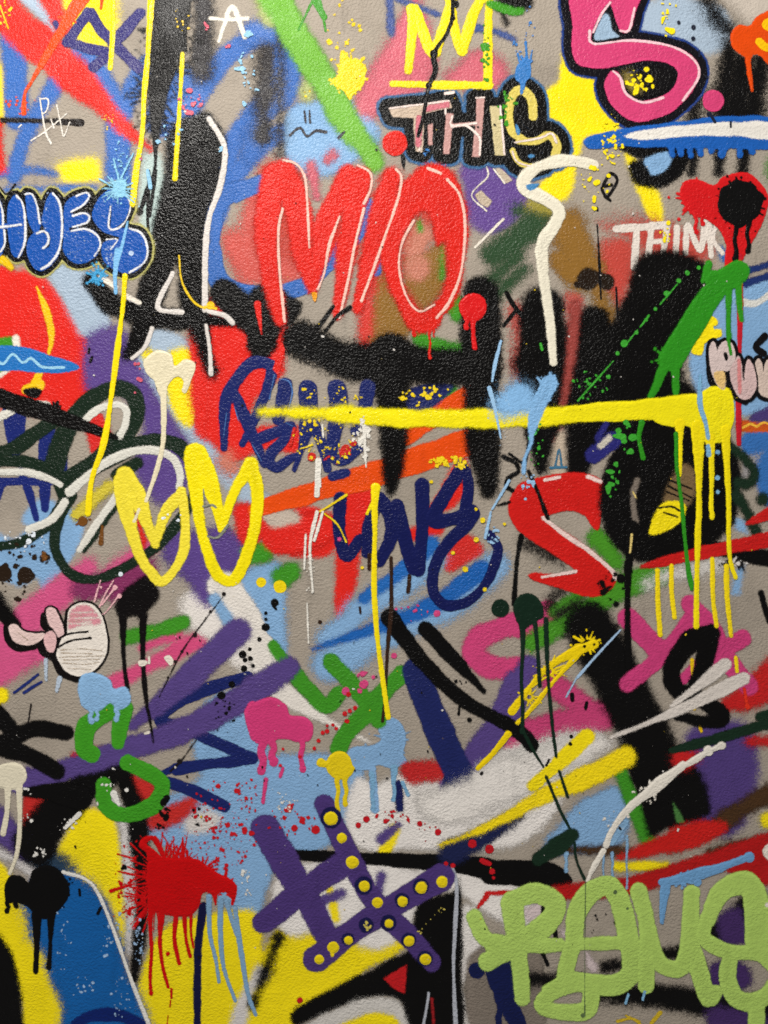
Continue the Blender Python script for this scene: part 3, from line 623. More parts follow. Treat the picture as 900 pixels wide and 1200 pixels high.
# crown
P(5, 'crown', (242, 218, 30), 1.2, 'B l 34:30 545 30 550 80 535 250 ; l 30:40 560 30 610 170 632 180 ; l 40:30 632 180 680 20 690 0 ; l 30:40 680 0 700 120 722 180 ; l 36 722 180 760 60 800 -20 ; l 30 820 -20 815 140 815 300 ; l 30:24 820 300 640 300 480 295', 'yellow spray painted crown', relief=.0003)
P(6, 'paint_run', BLACK, .9, 'B l 10:16:10 690 0 690 60 670 120 625 190 630 250 605 310 590 400 570 480 ; d 700 15 12 ; d 692 65 9 ; d 625 190 13 ; d 606 302 12 ; p 510 545 525 550 522 600 512 580', 'thin black run down across the crown')
P(6, 'paint_flecks', GREEN, .9, 'B s 812 190 16 150 18 4 11 ; s 880 380 30 60 12 3 10 ; T s 610 120 15 40 8 4 12', 'green flecks down the right side of the crown', stuff=True)
P(4, 'spray_stroke', BLACK, 3, 'B l 60 870 20 C 40 10 ; B l 26 870 60 880 80', None)
P(5, 'spray_stroke', GREEN, 2, 'B l 30 820 15 900 40 930 40', 'green smear beside the crown')
P(4, 'spray_stroke', (66, 84, 140), 2.5, 'B l 30:18 470 -20 475 120 ; l 24:18 760 95 840 110 910 140 ; B l 20 500 0 640 50', 'blue grey thin strokes behind the crown')
P(5, 'paint_splat', (236, 206, 30), 1.2, 'B p 300 180 322 195 335 210 352 205 388 240 384 262 375 300 345 330 330 352 305 320 282 308 262 282 288 262 ; r 325 265 40 84 22 12 ; s 310 130 60 140 26 3 12 ; s 180 330 10 20 4 4 10', 'yellow splat beside the light green band')
P(5, 'paint_line', (60, 60, 66), .9, 'B k 6 170 390 175 430 ; k 6 188 390 190 432 ; l 8 120 475 155 450 180 480 210 460 245 465 ; l 7 290 485 310 465', 'small pencil thin marks on the light blue cloud')
# pink S
ps = group('graffiti_letter', 'pink letter S with heavy black outline')
PS = 'C p 215 -40 212 100 212 180 240 232 340 240 480 212 556 230 582 268 545 330 445 356 395 320 375 258 345 252 325 300 350 370 430 428 530 410 620 340 658 262 640 205 560 162 420 142 300 155 278 130 300 70 335 15 352 30 378 110 410 110 430 50 440 -40'
P(4, 'halo', (34, 60, 128), 1.5, PS, None, ps, grow=12)
P(5, 'outline', (18, 16, 22), 1.1, PS, None, ps, grow=9.5)
P(6, 'letter', (208, 66, 116), 1, PS, 'pink letter S', ps)
P(7, 'highlight_line', (232, 190, 198), .8, 'C l 9 272 110 285 155 420 144 560 165 638 212 655 270 600 355 ; l 9 355 252 380 275 400 330 460 362 530 345 ; l 7 285 115 315 50 345 10 ; l 8 380 110 410 108 430 30', None, ps)
P(6, 'dot', (208, 66, 116), 1, 'C d 708 355 38', 'pink round dot beside the S', ps)
P(6, 'spray_patch', (16, 14, 16), 3, 'C p 400 262 470 240 545 242 572 270 530 325 450 342 410 320', None, ps)
P(6, 'spray_patch', (136, 120, 60), 5, 'C l 26 405 265 430 310', None, ps)
P(6, 'spray_patch', (150, 176, 200), 1.5, 'C p 290 142 300 95 326 50 340 62 352 105 378 130 340 140', None, ps)
P(7, 'paint_flecks', YELLOW, .9, 'C s 450 290 50 50 24 4 13 ; s 540 60 40 90 18 3 13 ; s 350 490 40 90 50 2 9 ; s 290 640 60 100 24 2 10 ; s 540 800 20 60 12 3 9', 'yellow flecks around the pink S', stuff=True)
# blue white bar
P(5, 'spray_bar', (30, 92, 176), 1.2, 'C p 255 490 330 465 480 440 620 425 740 410 920 420 920 520 740 522 560 520 400 515 290 525 258 515 ; v 560 515 28 20 ; v 590 515 22 22 ; v 625 515 30 18 ; v 660 515 24 20 ; v 700 515 14 20 ; v 740 515 24 24 ; v 800 515 30 18 ; v 840 510 20 24', 'blue bar with ragged lower edge', relief=.0003)
P(6, 'spray_bar', (226, 222, 214), 1.3, 'C p 390 480 500 452 640 440 780 430 920 436 920 490 780 480 640 478 480 492', 'white stripe along the blue bar')
P(7, 'paint_line', (30, 34, 50), .8, 'C k 9 695 400 712 430 ; d 690 402 7 ; k 6 768 430 768 448 ; k 8 657 180 657 200 ; d 585 80 6 ; d 637 97 7 ; d 636 137 7 ; d 683 272 6', None)
P(6, 'paint_line', (18, 16, 18), .8, 'C l 9 320 650 345 610 370 632 345 680 330 690 315 660 350 650 ; l 9 325 690 345 705 ; k 7 298 730 300 740 ; l 6 298 790 302 840 305 900 ; F l 7 305 0 312 150 ; l 6 365 110 372 240', 'small black scribbled loop on the bare wall')
# orange smiley splat
og = group('paint_splat', 'orange splat with yellow smile marks and a drip')
P(5, 'splat', (222, 74, 14), 1.1, 'W p 455 270 470 210 520 172 590 180 640 120 760 90 800 300 760 460 700 440 670 400 620 390 590 420 520 380 470 330 ; l 44:34:12 580 370 585 480 608 640', None, og, relief=.0004)
P(6, 'smile_mark', (244, 190, 16), .9, 'W p 680 170 720 130 760 150 760 210 700 205 ; l 60:56 655 295 700 335 760 330', None, og)
# white word
P(2, 'graffiti_word', (222, 212, 202), 1.1, 'C l 26 365 805 500 795 540 790 ; l 24 440 800 432 900 F 428 40 ; C l 22 490 790 480 900 ; l 22 545 790 530 900 ; l 18 500 850 545 845 ; l 20 580 800 575 890 ; l 20 610 890 618 790 660 880 680 770 ; l 18 690 770 700 900 ; l 16 720 790 705 840 740 890', 'white scratched word T H I N K beside the red splat')
# red black splat
P(4, 'paint_splat', (206, 26, 30), 1.1, 'C p 590 690 600 645 650 630 710 650 740 622 820 608 870 640 900 700 880 780 840 860 800 930 760 960 750 860 720 800 680 770 630 755 ; r 640 700 50 75 18 12 ; v 645 745 70 14 ; v 668 750 36 12 ; F l 28 790 -40 795 40 ; l 24 765 -40 755 80', 'red splat behind the black splat', relief=.0004)
P(5, 'paint_run', (190, 30, 44), .9, 'F l 22:18:20 797 0 800 220 795 440 796 660', 'long red run through the small pink bubble word', relief=.0003)
P(5, 'paint_splat', (12, 12, 12), .9, 'C p 722 700 735 660 760 648 785 632 810 640 845 645 862 670 886 690 876 720 868 752 836 780 800 806 770 790 740 772 722 735 ; r 800 715 70 92 22 9 ; v 785 770 140 20 ; v 828 760 120 20', 'black blot with drips on the red splat', relief=.0004)
# ================================================================ middle of the wall
tw = group('graffiti_letters', 'huge soft black letters with downward prongs')
P(3, 'prong', (9, 8, 8), 5, 'E l 120:140:135:140 150 290 280 350 420 380 760 390', 'smoky black crossbar', tw)
P(3, 'prong', (9, 8, 8), 3.6, 'E p 380 350 420 290 480 270 530 290 560 350 535 500 526 680 498 815 465 838 440 720 420 500', 'left black prong with a pointed tip', tw)
P(3, 'prong', (9, 8, 8), 3.6, 'E l 120:150:130:125:56 790 130 790 260 792 480 800 680 815 825', 'black prong under the red dot', tw)
P(3, 'prong', (9, 8, 8), 4, 'F l 140:156:146:40 110 180 100 330 100 560 100 745', 'black prong under the white zigzag', tw)
P(3, 'prong', (9, 8, 8), 4, 'F l 124:136:112:36 282 240 265 450 240 680 225 850', 'pointed black prong above the red loop', tw)
P(3, 'prong', (9, 8, 8), 5, 'F p 400 140 440 20 540 -22 640 5 695 60 655 160 580 300 540 430 640 470 640 560 560 620 420 640 260 620 230 520 225 300 285 205 350 235', 'broad black mass under the green stroke', tw)
P(2, 'spray_patch', (20, 18, 17), 9, 'F p 60 150 160 220 340 330 420 260 560 100 600 400 560 600 60 560', None)
P(3.5, 'spray_stroke', (150, 66, 60), 3, 'F l 40:30:24:20 222 175 210 320 192 450 178 540', 'dull red stripe between the black prongs, below the gold patch')
P(4, 'spray_ring', (9, 8, 8), 3, 'O p 335 230 380 130 470 60 600 40 770 90 805 220 790 360 720 450 600 505 470 520 380 465 330 370', 'black round blot with a yellow eye')
P(5, 'eye_patch', (118, 96, 66), 2.5, 'O p 575 220 610 185 650 210 655 280 620 330 545 330', 'grey brown top of the eye in the black blot')
P(5, 'eye_patch', YELLOW, 1.6, 'O p 495 420 530 330 580 310 620 330 600 380 550 415', 'yellow lower part of the eye in the black blot')
P(6, 'paint_line', BLACK, 1, 'O l 6 530 335 570 330 600 345 ; l 6 545 350 590 365 ; l 6 560 260 640 300 ; l 6 555 280 630 310 ; l 7 565 240 640 270')
P(5, 'highlight_line', (120, 110, 100), 2, 'O l 16:20 455 240 440 290 445 350 450 395', None)
P(6, 'paint_line', (220, 196, 120), .8, 'O l 8 436 425 430 485 ; l 5 440 280 450 300')
P(5, 'spray_stroke', BLACK, 1.5, 'O l 46:26:16:14 440 400 430 500 422 600 425 720 ; d 400 575 16 ; s 360 610 50 60 16 3 14 ; I l 22 405 180 405 400 410 540', 'black run with blots below the black ring', relief=.0003)
P(4, 'spray_stroke', (24, 44, 30), 2.5, 'O l 34 780 130 850 200 840 250 800 250 ; l 36 790 290 830 350 860 420 ; d 880 305 22', 'dark green strokes right of the black ring')
P(4, 'spray_stroke', (40, 40, 110), 2, 'F l 60 290 700 350 650 ; l 20 300 640 330 590', 'navy bar beside the black prong')
P(4, 'spray_stroke', (196, 190, 176), 2, 'F l 20 310 670 340 640')
P(2, 'spray_patch', (188, 172, 152), 4, 'F p 150 640 190 620 185 760 140 770', None)
P(5, 'paint_line', (60, 110, 140), 1, 'F l 7 150 745 165 680 175 745 ; k 8 135 745 190 742', 'small teal letter A between the prongs')
# red loop
rl = group('graffiti_figure', 'red looping arrow shape with white highlight line')
P(3, 'loop', (204, 30, 26), 1.6, 'O p 20 310 60 250 150 225 250 215 335 240 340 300 320 410 270 360 220 345 150 370 260 450 340 510 385 570 350 625 280 635 180 605 90 575 95 555 160 560 245 552 150 480 60 420 20 360', None, rl)
P(4, 'highlight_line', (226, 200, 194), 1, 'O l 14:16 135 368 200 420 290 480 370 550 378 575 ; l 12:6 245 550 190 560 130 570 ; l 10 140 240 190 230 ; l 12 285 228 330 245', None, rl)
P(5, 'paint_line', BLACK, 1.2, 'O l 14 85 210 120 290 150 370 ; l 16 60 430 45 520 35 660 ; l 14 0 160 40 180 50 210 20 230 10 260 30 275 ; l 10 20 150 70 180 85 110 ; k 8 -20 325 20 315', 'thin black wandering line around the red loop')
P(5, 'spray_blade', (196, 30, 28), 1.5, 'O p 465 530 560 495 680 465 900 415 960 410 960 470 900 470 700 505 560 530 480 540 ; p 820 390 900 330 960 310 960 360 900 378', 'long red blade shape pointing left')
P(4, 'spray_stroke', (10, 9, 9), 2, 'O l 50:60 720 470 820 490 920 510 ; r 800 500 20 60 12 14', None)
P(6, 'spray_fringe', (206, 202, 198), 1.2, 'O s 760 520 70 14 30 2 9', None, stuff=True)
# purple wide strokes
P(4, 'spray_stroke', PURPLE, 2.6, 'G l 90:96:80:40 840 420 740 510 600 640 470 750', 'thick purple stroke with a rounded tip')
P(4, 'spray_stroke', PURPLE, 2.6, 'H l 70:100 120 545 0 620 G l 92:82:66 900 632 650 764 420 842 150 930 60 960', 'long purple stroke sweeping across under the green loop')
P(3, 'paint_stroke', (26, 36, 96), 1.3, 'G l 44:42:40 870 580 720 625 580 700 570 740 640 760 850 850 870 870 700 890 620 905 J l 44:40 590 50 700 90 790 135', 'navy zigzag stroke under the purple strokes', relief=.0002)
P(3, 'paint_stroke', (26, 36, 96), 1.3, 'J l 26 570 20 620 0 720 -10', None)
P(4, 'spray_stroke', (30, 38, 92), 2, 'H l 90:100:100 560 560 640 760 720 930', 'navy bar with rounded top beside the black slashes')
P(5, 'spray_slash', BLACK, 1.6, 'H l 60:50:50 470 370 600 540 730 660 920 770 I 70 820', 'long black slash with round head')
P(5, 'spray_slash', BLACK, 1.6, 'H l 56:50:18 595 410 690 510 800 630', 'short black slash with pointed foot')
P(5, 'spray_stroke', BLACK, 2, 'G l 56:60 230 775 130 760 30 800 0 830 90 850 200 910 ; l 40:50 -20 330 50 400 ; l 50:60 -20 690 30 750 ; J l 30:60:90 80 85 180 85 280 100', 'black hooked strokes above the black arch')
# navy words
rn = group('graffiti_word', 'navy word R E A L crossed by the yellow bar')
NV = (28, 38, 98)
P(4, 'letter', NV, 1.3, 'R l 38:52:68:61:56:44:31 95 535 100 350 130 240 230 115 330 120 320 220 270 340 240 420 190 515 ; l 52:61:52:35 150 260 210 400 260 520 300 620', 'navy letter R', rn, relief=.0002)
P(4, 'letter', NV, 1.3, 'R l 70:66 402 220 390 300 372 390 ; l 54:56:52:54:49:35 270 490 340 465 430 425 400 490 335 560 325 610 360 635 420 595 470 570', 'navy letter E', rn, relief=.0002)
P(4, 'letter', NV, 1.3, 'R l 92:90:70:38:26 522 240 522 340 505 460 480 560 450 645 ; l 52:49:38 550 420 590 520 615 640', 'navy letter A', rn, relief=.0002)
P(4, 'letter', NV, 1.6, 'R l 96:92:70:44:52 662 240 670 330 650 470 640 570 700 600 770 540 ; l 78:52 815 230 800 350 755 450 ; l 44 640 680 710 660', 'navy letter L', rn, relief=.0002)
P(5, 'highlight_line', (70, 110, 170), .8, 'R l 5 350 170 325 290 ; l 5 375 190 420 200 440 250 425 330 ; l 4 150 330 170 400 ; l 4 110 360 95 480 ; l 4 410 410 440 425 ; l 4 240 520 285 600', None, rn)
lv = group('graffiti_word', 'navy word L O V E with a long looping tail')
NL = (20, 26, 80)
P(4, 'letter', NL, 1.2, 'V l 62:60:58:50 112 250 108 400 140 512 205 440', 'navy letter L', lv, relief=.0002)
P(4, 'letter', NL, 1.2, 'V l 60:64:60:64 290 250 345 330 345 430 295 535 ; l 50:56 235 500 240 380 285 260', 'navy letter O', lv, relief=.0002)
P(4, 'letter', NL, 1.2, 'V l 62:64:56 375 280 405 420 450 575 ; l 56:60:66 470 580 488 400 488 190', 'navy letter V', lv, relief=.0002)
P(4, 'letter', NL, 1.2, 'V l 62:64:60:50:44:44 670 110 590 240 535 350 630 345 720 312 690 370 600 460 548 560 540 670 590 738 690 725 780 640 828 530 835 470 800 420 ; l 50 690 130 700 210 680 310', 'navy letter E with a long looping tail', lv, relief=.0002)
# yellow bar
yb = group('paint_bar', 'yellow horizontal bar ending in a blob with long drips')
P(6, 'bar', (240, 226, 24), 2, 'E z 6 l 14:34:56 20 545 200 552 330 560 ; z 3 l 52:62:66 260 556 560 570 850 572 ; z 3.4 F l 66:56 -50 575 250 555 ; z 1.4 l 62:70:90 200 557 450 540 640 530 ; p 560 500 640 490 700 458 760 470 780 540 770 610 730 655 660 645 620 600 560 600 500 575', 'yellow bar with a round blob end', yb, relief=.0004, rough=.18)
DR = [(588, 600, 170, 17), (652, 620, 300, 24), (697, 640, 290, 18), (752, 620, 310, 20)]
P(6, 'paint_drip', (242, 222, 20), 1, 'F l 40:18:16:18 588 590 590 700 586 770', None, yb, relief=.0005, rough=.18)
P(6, 'paint_drip', (242, 222, 20), 1, 'F l 44:22:17:20 650 600 655 740 656 900 I 652 60 648 250 647 400', None, yb, relief=.0005, rough=.18)
P(6, 'paint_drip', (242, 222, 20), 1, 'F l 34:16:17:14:18 695 640 700 760 698 880 I 702 0 701 20', None, yb, relief=.0005, rough=.18)
P(6, 'paint_drip', (242, 222, 20), 1, 'F l 40:18:16:16:16 750 610 755 740 760 880 I 760 100 768 180 785 230', None, yb, relief=.0005, rough=.18)
P(6, 'paint_drip', (242, 216, 24), 1, 'I l 16:18 510 205 512 320 520 430', None, yb, relief=.0004)
P(6, 'paint_drip', (242, 216, 24), 1, 'I l 15:16 560 190 560 280 570 370', None, yb, relief=.0004)
P(6, 'paint_drip', (242, 216, 24), 1, 'I l 16:18 703 165 705 300 718 400', None, yb, relief=.0004)
P(6, 'paint_drip', (242, 216, 24), 1, 'I l 18:16 752 190 755 300 768 435 ; l 12 785 510 790 560', None, yb, relief=.0004)
P(3, 'paint_drip', (226, 186, 20), 1, 'I l 14 632 520 640 690 ; l 10 655 740 665 770', None, relief=.0003)
P(7, 'paint_run', (120, 170, 205), .9, 'F l 12:18:14:12 660 420 660 520 680 590 688 640 ; l 14 688 670 690 700 ; d 722 690 7 ; d 720 780 8 ; d 722 830 7', 'light blue run across the yellow blob')
# light blue splat
P(7, 'paint_splat', (128, 176, 220), 6, 'E z 7 d 890 520 50 ; F z 6 d 20 500 60 ; z 1 l 60:54:40:14:12:16 130 450 90 530 70 600 65 660 45 710 40 760 ; l 10 90 430 120 460 ; l 8 150 430 150 470 ; r 130 450 24 44 8 10', 'light blue splat with a run over the yellow bar')
P(7, 'paint_run', (150, 190, 225), .8, 'E l 8:12:8 860 300 840 380 830 440 ; l 18:10:6 820 465 840 540 860 640 ; H l 9 825 0 805 90 ; E l 8 890 790 830 890 ; s 850 550 40 120 30 1 4 ; F s 50 800 30 60 14 3 10 ; H s 830 90 30 40 16 2 6', 'thin light blue runs beside the black prong')
# red dot
P(6, 'paint_dot', (212, 28, 30), 1, 'E d 762 180 48 ; v 740 205 45 16 ; l 22:14:18 765 200 763 270 769 322', 'round red dot with two drips on the black prong', relief=.0004)
# white zigzag
P(5, 'paint_stroke', (226, 220, 200), 1.3, 'C l 38:42:46:44:40 285 580 200 565 110 580 50 620 45 660 120 700 165 740 150 790 110 850 100 900 F l 44:40:30:26 100 -20 115 100 135 250 145 375', 'white zigzag stroke ending in a long tail', relief=.0003)
# green stroke
P(5, 'spray_stroke', (46, 140, 30), 1.4, 'F l 80:80:90:90 795 55 720 110 640 230 560 360 ; l 30:16 690 30 670 90 ; l 60 700 80 740 90 ; r 540 360 30 60 10 8 ; l 40:30:22 540 370 510 450 485 500 ; l 30:16 572 380 575 490 ; l 26:16:20 760 100 760 240 770 340 ; l 24:14 795 80 797 160 805 225', 'green stroke with drips over the black mass', relief=.0003)
P(7, 'paint_drip', (46, 140, 30), .9, 'F l 20:14:18 455 585 445 640 460 710 ; l 14 575 625 578 760 ; O l 12 588 80 590 200 605 320 618 460 640 600 ; I l 12 600 20 615 200 630 270', None, relief=.0003)
P(6, 'paint_flecks', (60, 160, 50), .8, 'F d 655 42 7 ; d 615 60 9 ; d 585 88 9 ; d 542 133 9 ; d 503 187 6 ; d 470 225 7 ; d 437 270 7 ; d 393 308 12 ; d 370 343 8 ; k 6 230 510 355 370 ; k 7 450 250 480 210 ; k 5 400 310 440 262 ; k 5 520 170 580 100 ; s 280 450 70 60 26 2 6 ; d 338 425 8 ; s 400 640 30 60 16 4 14 ; s 350 780 30 80 14 3 13 ; s 90 680 30 110 16 3 9 ; l 10 100 310 105 330', 'green fleck trail across the black mass', stuff=True)
P(3, 'spray_patch', YELLOW, 1.6, 'U p 80 480 120 330 200 160 260 85 350 120 370 180 320 200 330 240 400 230 405 310 300 330 230 380 200 500 140 510', 'yellow patch beside the small pink bubble word')
pn = group('graffiti_word', 'small pale pink bubble word P U N with black outline')
PU = 'U p 285 420 320 370 350 440 360 520 380 420 440 355 520 380 550 470 545 580 490 660 430 670 410 650 440 740 440 850 410 870 350 820 300 700 280 560'
UU = 'U p 500 700 560 540 590 515 620 600 625 720 640 790 650 660 670 560 700 545 750 640 775 780 765 880 700 960 620 970 560 900'
NN = 'U p 760 580 800 540 830 590 845 680 880 560 980 560 980 940 860 950 800 900 790 760'
P(5, 'outline', (14, 12, 14), .9, PU + ';' + UU + ';' + NN, None, pn, grow=4.2)
P(5, 'outline_shadow', (14, 12, 14), .9, 'U l 55 270 560 280 760 340 850 ; l 60 470 800 560 950 660 1000 ; l 70 860 310 770 400 780 440 850 490', None, pn)
P(6, 'letter', (206, 188, 184), .9, PU + '; h 430 490 450 475 475 520 465 570 440 560', 'pale bubble letter P', pn)
P(6, 'letter', (206, 178, 176), .9, UU, 'pale bubble letter U', pn)
P(6, 'letter', (206, 186, 174), .9, NN, 'pale bubble letter N', pn)
P(7, 'letter_tint', (220, 184, 120), 1.2, 'U p 320 700 420 680 440 740 435 850 400 860 350 810', None, pn)
P(7, 'letter_tint', (206, 130, 130), 1.2, 'U l 34 590 560 595 760 600 900', None, pn)
P(7, 'paint_run', (46, 140, 30), .8, 'U l 50:50:30 480 0 475 300 505 500', 'green run ending on the bubble P')
# ================================================================ left and lower foreground
# tall red side with yellow and blue fish
P(4, 'spray_stroke', (236, 190, 24), 1.4, 'D l 8:26:22:10 130 110 165 200 182 280 170 350 ; l 22:26 145 400 120 450 ; l 34 90 470 140 455', 'yellow curved stroke on the red field')
P(4, 'spray_patch', GREEN, 2, 'D p -20 290 60 285 50 320 -20 330 ; p -20 410 20 400 -20 440', None)
P(4, 'spray_patch', WHITE, 2, 'D l 24 55 290 60 330 ; l 14 0 420 30 400')
P(5, 'spray_blade', (36, 112, 186), 1.2, 'D p -30 320 60 318 180 350 270 380 275 400 200 412 60 405 -30 395', 'blue leaf shaped stroke with a pale wave line')
P(6, 'wave_line', (150, 200, 224), .8, 'D l 9 -20 350 10 380 45 345 80 375 110 360 150 390 225 392', 'pale wavy line on the blue leaf stroke')
# dark green loops
P(3, 'paint_stroke', (28, 40, 110), 1.2, 'Q l 110:90:50 70 250 70 400 60 480 ; l 80:70:40 225 340 220 480 215 720 ; l 40 300 400 305 600 ; l 40:44:30 100 540 140 650 175 770 ; l 36:30 -20 680 10 610 40 590 ; l 40 0 590 250 590', 'navy bars behind the dark green loops')
gl = group('graffiti_letters', 'dark green looping letters with white inner lines')
GD = (24, 40, 28)
P(4, 'loop', GD, 1.8, 'Q l 100:90:80:80:90:80 260 520 300 390 380 250 520 150 630 170 655 260 600 370 480 480 320 590', 'dark green upper loop', gl)
P(4, 'loop', GD, 1.8, 'Q l 90:90:70:60:50:44:46:60 300 600 480 500 640 420 780 400 880 440 940 560 900 720 760 890 600 1000 460 1060 340 1030 270 930 265 830 300 730 340 660', 'dark green lower loop', gl)
P(4, 'loop', GD, 1.6, 'Q l 60:70:70 -30 460 100 410 250 300 ; l 60:56:70 -30 490 140 500 260 560 310 650 ; l 50:46:60 -30 905 100 880 230 800 300 700', 'dark green left loop', gl)
P(4, 'loop', GD, 2, 'Q l 30:34 400 920 560 700 ; l 60 560 560 660 500 ; l 40:30 300 640 350 660', None, gl)
P(5, 'highlight_line', (214, 212, 202), 1.2, 'Q l 36 405 300 470 245 560 220 605 250 600 320 575 370 ; l 42:40:36 335 640 480 520 620 450 740 440 830 480 865 560 860 620 ; l 34:36:26 -20 545 120 545 220 570 290 605 ; l 40:36 310 690 250 770 140 820 ; l 40:30 560 660 460 800 380 920 ; l 32 -10 285 60 250 ; l 26 160 210 230 220', None, gl, relief=.0003)
P(6, 'spray_slash', (12, 10, 10), 1.4, 'Q l 80:90:70:16 -30 180 100 220 280 280 560 380 ; r 270 250 30 60 10 14 ; p 110 150 160 140 200 155 180 190 130 180', 'long black slash crossing the dark green loops')
# yellow runs
P(7, 'paint_drip', (240, 216, 30), .9, 'A l 16:18 398 -20 396 120 388 240', 'short yellow drip beside the blue fish mark', relief=.0005, rough=.18)
P(7, 'paint_drip', (240, 216, 30), .9, 'A l 22:18:16:20:22 532 -20 520 200 508 330 500 480 480 600 466 720', 'long yellow drip beside the black splattered stroke', relief=.0005, rough=.18)
P(7, 'paint_drip', (240, 216, 30), .9, 'A l 14:16:18 642 190 630 400 615 628', 'yellow drip ending on the tall black A', relief=.0005, rough=.18)
P(8, 'paint_drip', (244, 220, 22), .9, 'D l 16:18:20 440 70 430 200 400 430 370 640 325 780 310 905', 'long slanting yellow drip over the dark green loops', relief=.0006, rough=.18)
P(7, 'paint_run', (226, 190, 30), .8, 'D l 7 630 0 640 90 680 160 720 185 ; d 740 175 14 ; l 9 720 180 760 185 ; A s 640 70 30 50 12 2 7 ; s 20 60 20 60 14 2 7 ; l 5 0 20 30 100 ; s 370 420 30 40 14 2 6', 'fine yellow run on the black A')
# cream splat
P(7, 'paint_splat', (226, 216, 184), 1, 'D p 505 370 550 332 600 345 615 385 650 362 685 380 675 425 655 480 640 475 645 440 620 425 590 455 580 500 560 490 540 440 515 410 ; l 24:16:18:12 575 470 575 640 555 740 515 860 ; HT l 14 185 330 160 390', 'cream splat with a long run over the purple haze', relief=.0005)
# hearts
P(6, 'heart', (238, 220, 60), 1.6, 'HT l 90:88:60:44 115 160 175 260 215 370 265 505 ; l 44:56:60 270 480 320 340 400 250 ; l 60:46:46:50:50:60:80:90 400 240 418 400 400 560 310 690 240 640 180 540 120 340 100 190', 'left hand spray painted yellow heart, paler and lower', relief=.0002)
P(7, 'heart', (244, 226, 16), 1.4, 'HT l 110:100:60:30 470 50 520 150 570 300 598 430 ; l 30:50:70 600 430 660 250 740 110 ; l 70:62:56:60:60:56:70:100 745 100 780 250 760 450 690 640 630 690 560 620 500 440 470 250 460 80', 'bright yellow heart, taller, touching the navy word', relief=.0003)
P(8, 'paint_line', (130, 134, 120), .8, 'HT l 10 505 315 550 308 570 318 ; l 10 530 465 580 470 630 410 ; k 6 508 230 515 300', None)
# indigo fish mark
P(5, 'fish_mark', (52, 48, 110), 1.6, 'A l 36 310 45 265 110 235 150 ; l 36 240 150 310 170 380 190 330 235 ; l 36 320 45 350 100 395 145 ; l 40 395 148 440 110 492 45 ; l 36 395 150 440 195 485 238 ; l 20 195 80 215 120', 'indigo fish shaped mark over the yellow haze')
P(6, 'spray_stroke', (226, 74, 20), 1.2, 'A l 50:40:26:14 300 -20 250 50 180 170 110 290 ; l 14:9:16 110 290 88 330 84 398 ; s 70 370 60 40 12 2 9 ; r 240 60 16 36 10 12 ; l 10 360 -10 355 30', 'orange slash with splatter over the red band')
P(6, 'paint_strike', (34, 28, 26), 1.2, 'A z 2 l 18:14:18 10 422 100 424 200 425 ; z 1 l 24 200 428 285 432', 'black strike line through the small white scribble')
P(7, 'scribble_tag', (226, 220, 210), .7, 'A l 6 140 345 160 460 180 505 ; l 6 140 348 170 350 165 390 150 400 ; l 5 200 370 215 440 225 480 245 430 ; l 5 110 495 150 470 200 430 235 400 ; l 5 180 420 190 450 ; l 5 65 450 75 440', 'tiny white scribbled tag at the black strike line')
P(6, 'graffiti_letter', (226, 220, 206), 1.3, 'A l 14:18 770 145 815 25 860 130 ; l 14 740 65 800 70 870 65 ; l 18 780 110 800 60', 'small white letter A at the wall top')
P(6, 'paint_line', BLACK, .9, 'Y l 10 0 45 40 90 90 30 ; D k 9 315 325 312 340 ; k 9 325 355 318 372 ; Q l 7 435 0 432 18', None)
P(6, 'spray_flash', (226, 186, 20), 2, 'Y l 40 20 470 70 520 ; l 20 0 480 30 500', None)
P(7, 'paint_flecks', (206, 90, 110), .8, 'A s 660 360 60 50 22 2 10 ; s 500 570 12 14 2 5 9 ; s 800 170 10 10 2 5 9 ; D s 480 430 20 60 6 3 9 ; A s 720 100 20 20 3 4 10', 'pink flecks on the tall black A', stuff=True)
P(7, 'paint_flecks', (140, 190, 220), .8, 'A s 600 480 60 40 10 4 14 ; s 780 520 12 10 2 8 13 ; s 870 280 40 100 20 3 11 ; s 880 120 20 20 4 6 12 ; s 450 560 60 60 40 1 4 ; l 12 520 600 530 660', 'light blue flecks beside the black stroke', stuff=True)
# cartoon hand
ch = group('cartoon_hand', 'cartoon white glove hand pointing left with black outline')
HB_ = 'HD p 470 380 480 230 530 175 590 158 660 175 715 240 745 330 758 440 735 540 680 620 600 670 520 670 450 620 405 540 405 490 440 400'
HF = 'HD p 65 330 110 310 160 350 240 370 320 375 290 420 220 455 150 450 90 410'
HU = 'HD p 325 230 345 190 390 200 425 260 455 370 420 410 380 350 345 310'
HK = 'HD p 310 400 350 355 390 370 398 440 375 505 330 490'
P(5, 'outline', (16, 12, 12), .9, HB_ + ';' + HF + ';' + HU + ';' + HK, None, ch, grow=2.5)
P(5, 'outline_shadow', (16, 12, 12), .9, 'HD l 52 50 330 60 410 130 470 240 460 ; l 50 310 250 310 310 350 350 ; l 55 290 420 300 490 360 530 ; l 60 380 530 440 640 540 690 ; l 40 480 220 460 330', None, ch)
P(6, 'palm', (230, 222, 212), .9, HB_, 'cream palm', ch)
P(6, 'finger', (226, 200, 194), .9, HF, 'pale pink pointing finger', ch)
P(6, 'finger', (224, 190, 188), .9, HU, 'pale pink upright finger', ch)
P(6, 'finger', (222, 180, 180), .9, HK, 'pale pink thumb tip', ch)
P(7, 'palm_tint', (212, 140, 152), 2.0, 'HD p 480 330 490 240 540 190 620 180 680 230 710 300 560 320 490 350 ; c 6 470 270 700 262 ; c 7 470 305 640 296 ; c 6 500 230 690 220 ; c 5 520 340 700 330', None, ch)
P(7, 'outline', (16, 12, 12), .8, 'HD l 14 410 410 490 375 620 360 ; l 14 410 470 500 425 640 405 ; d 632 405 9', None, ch)
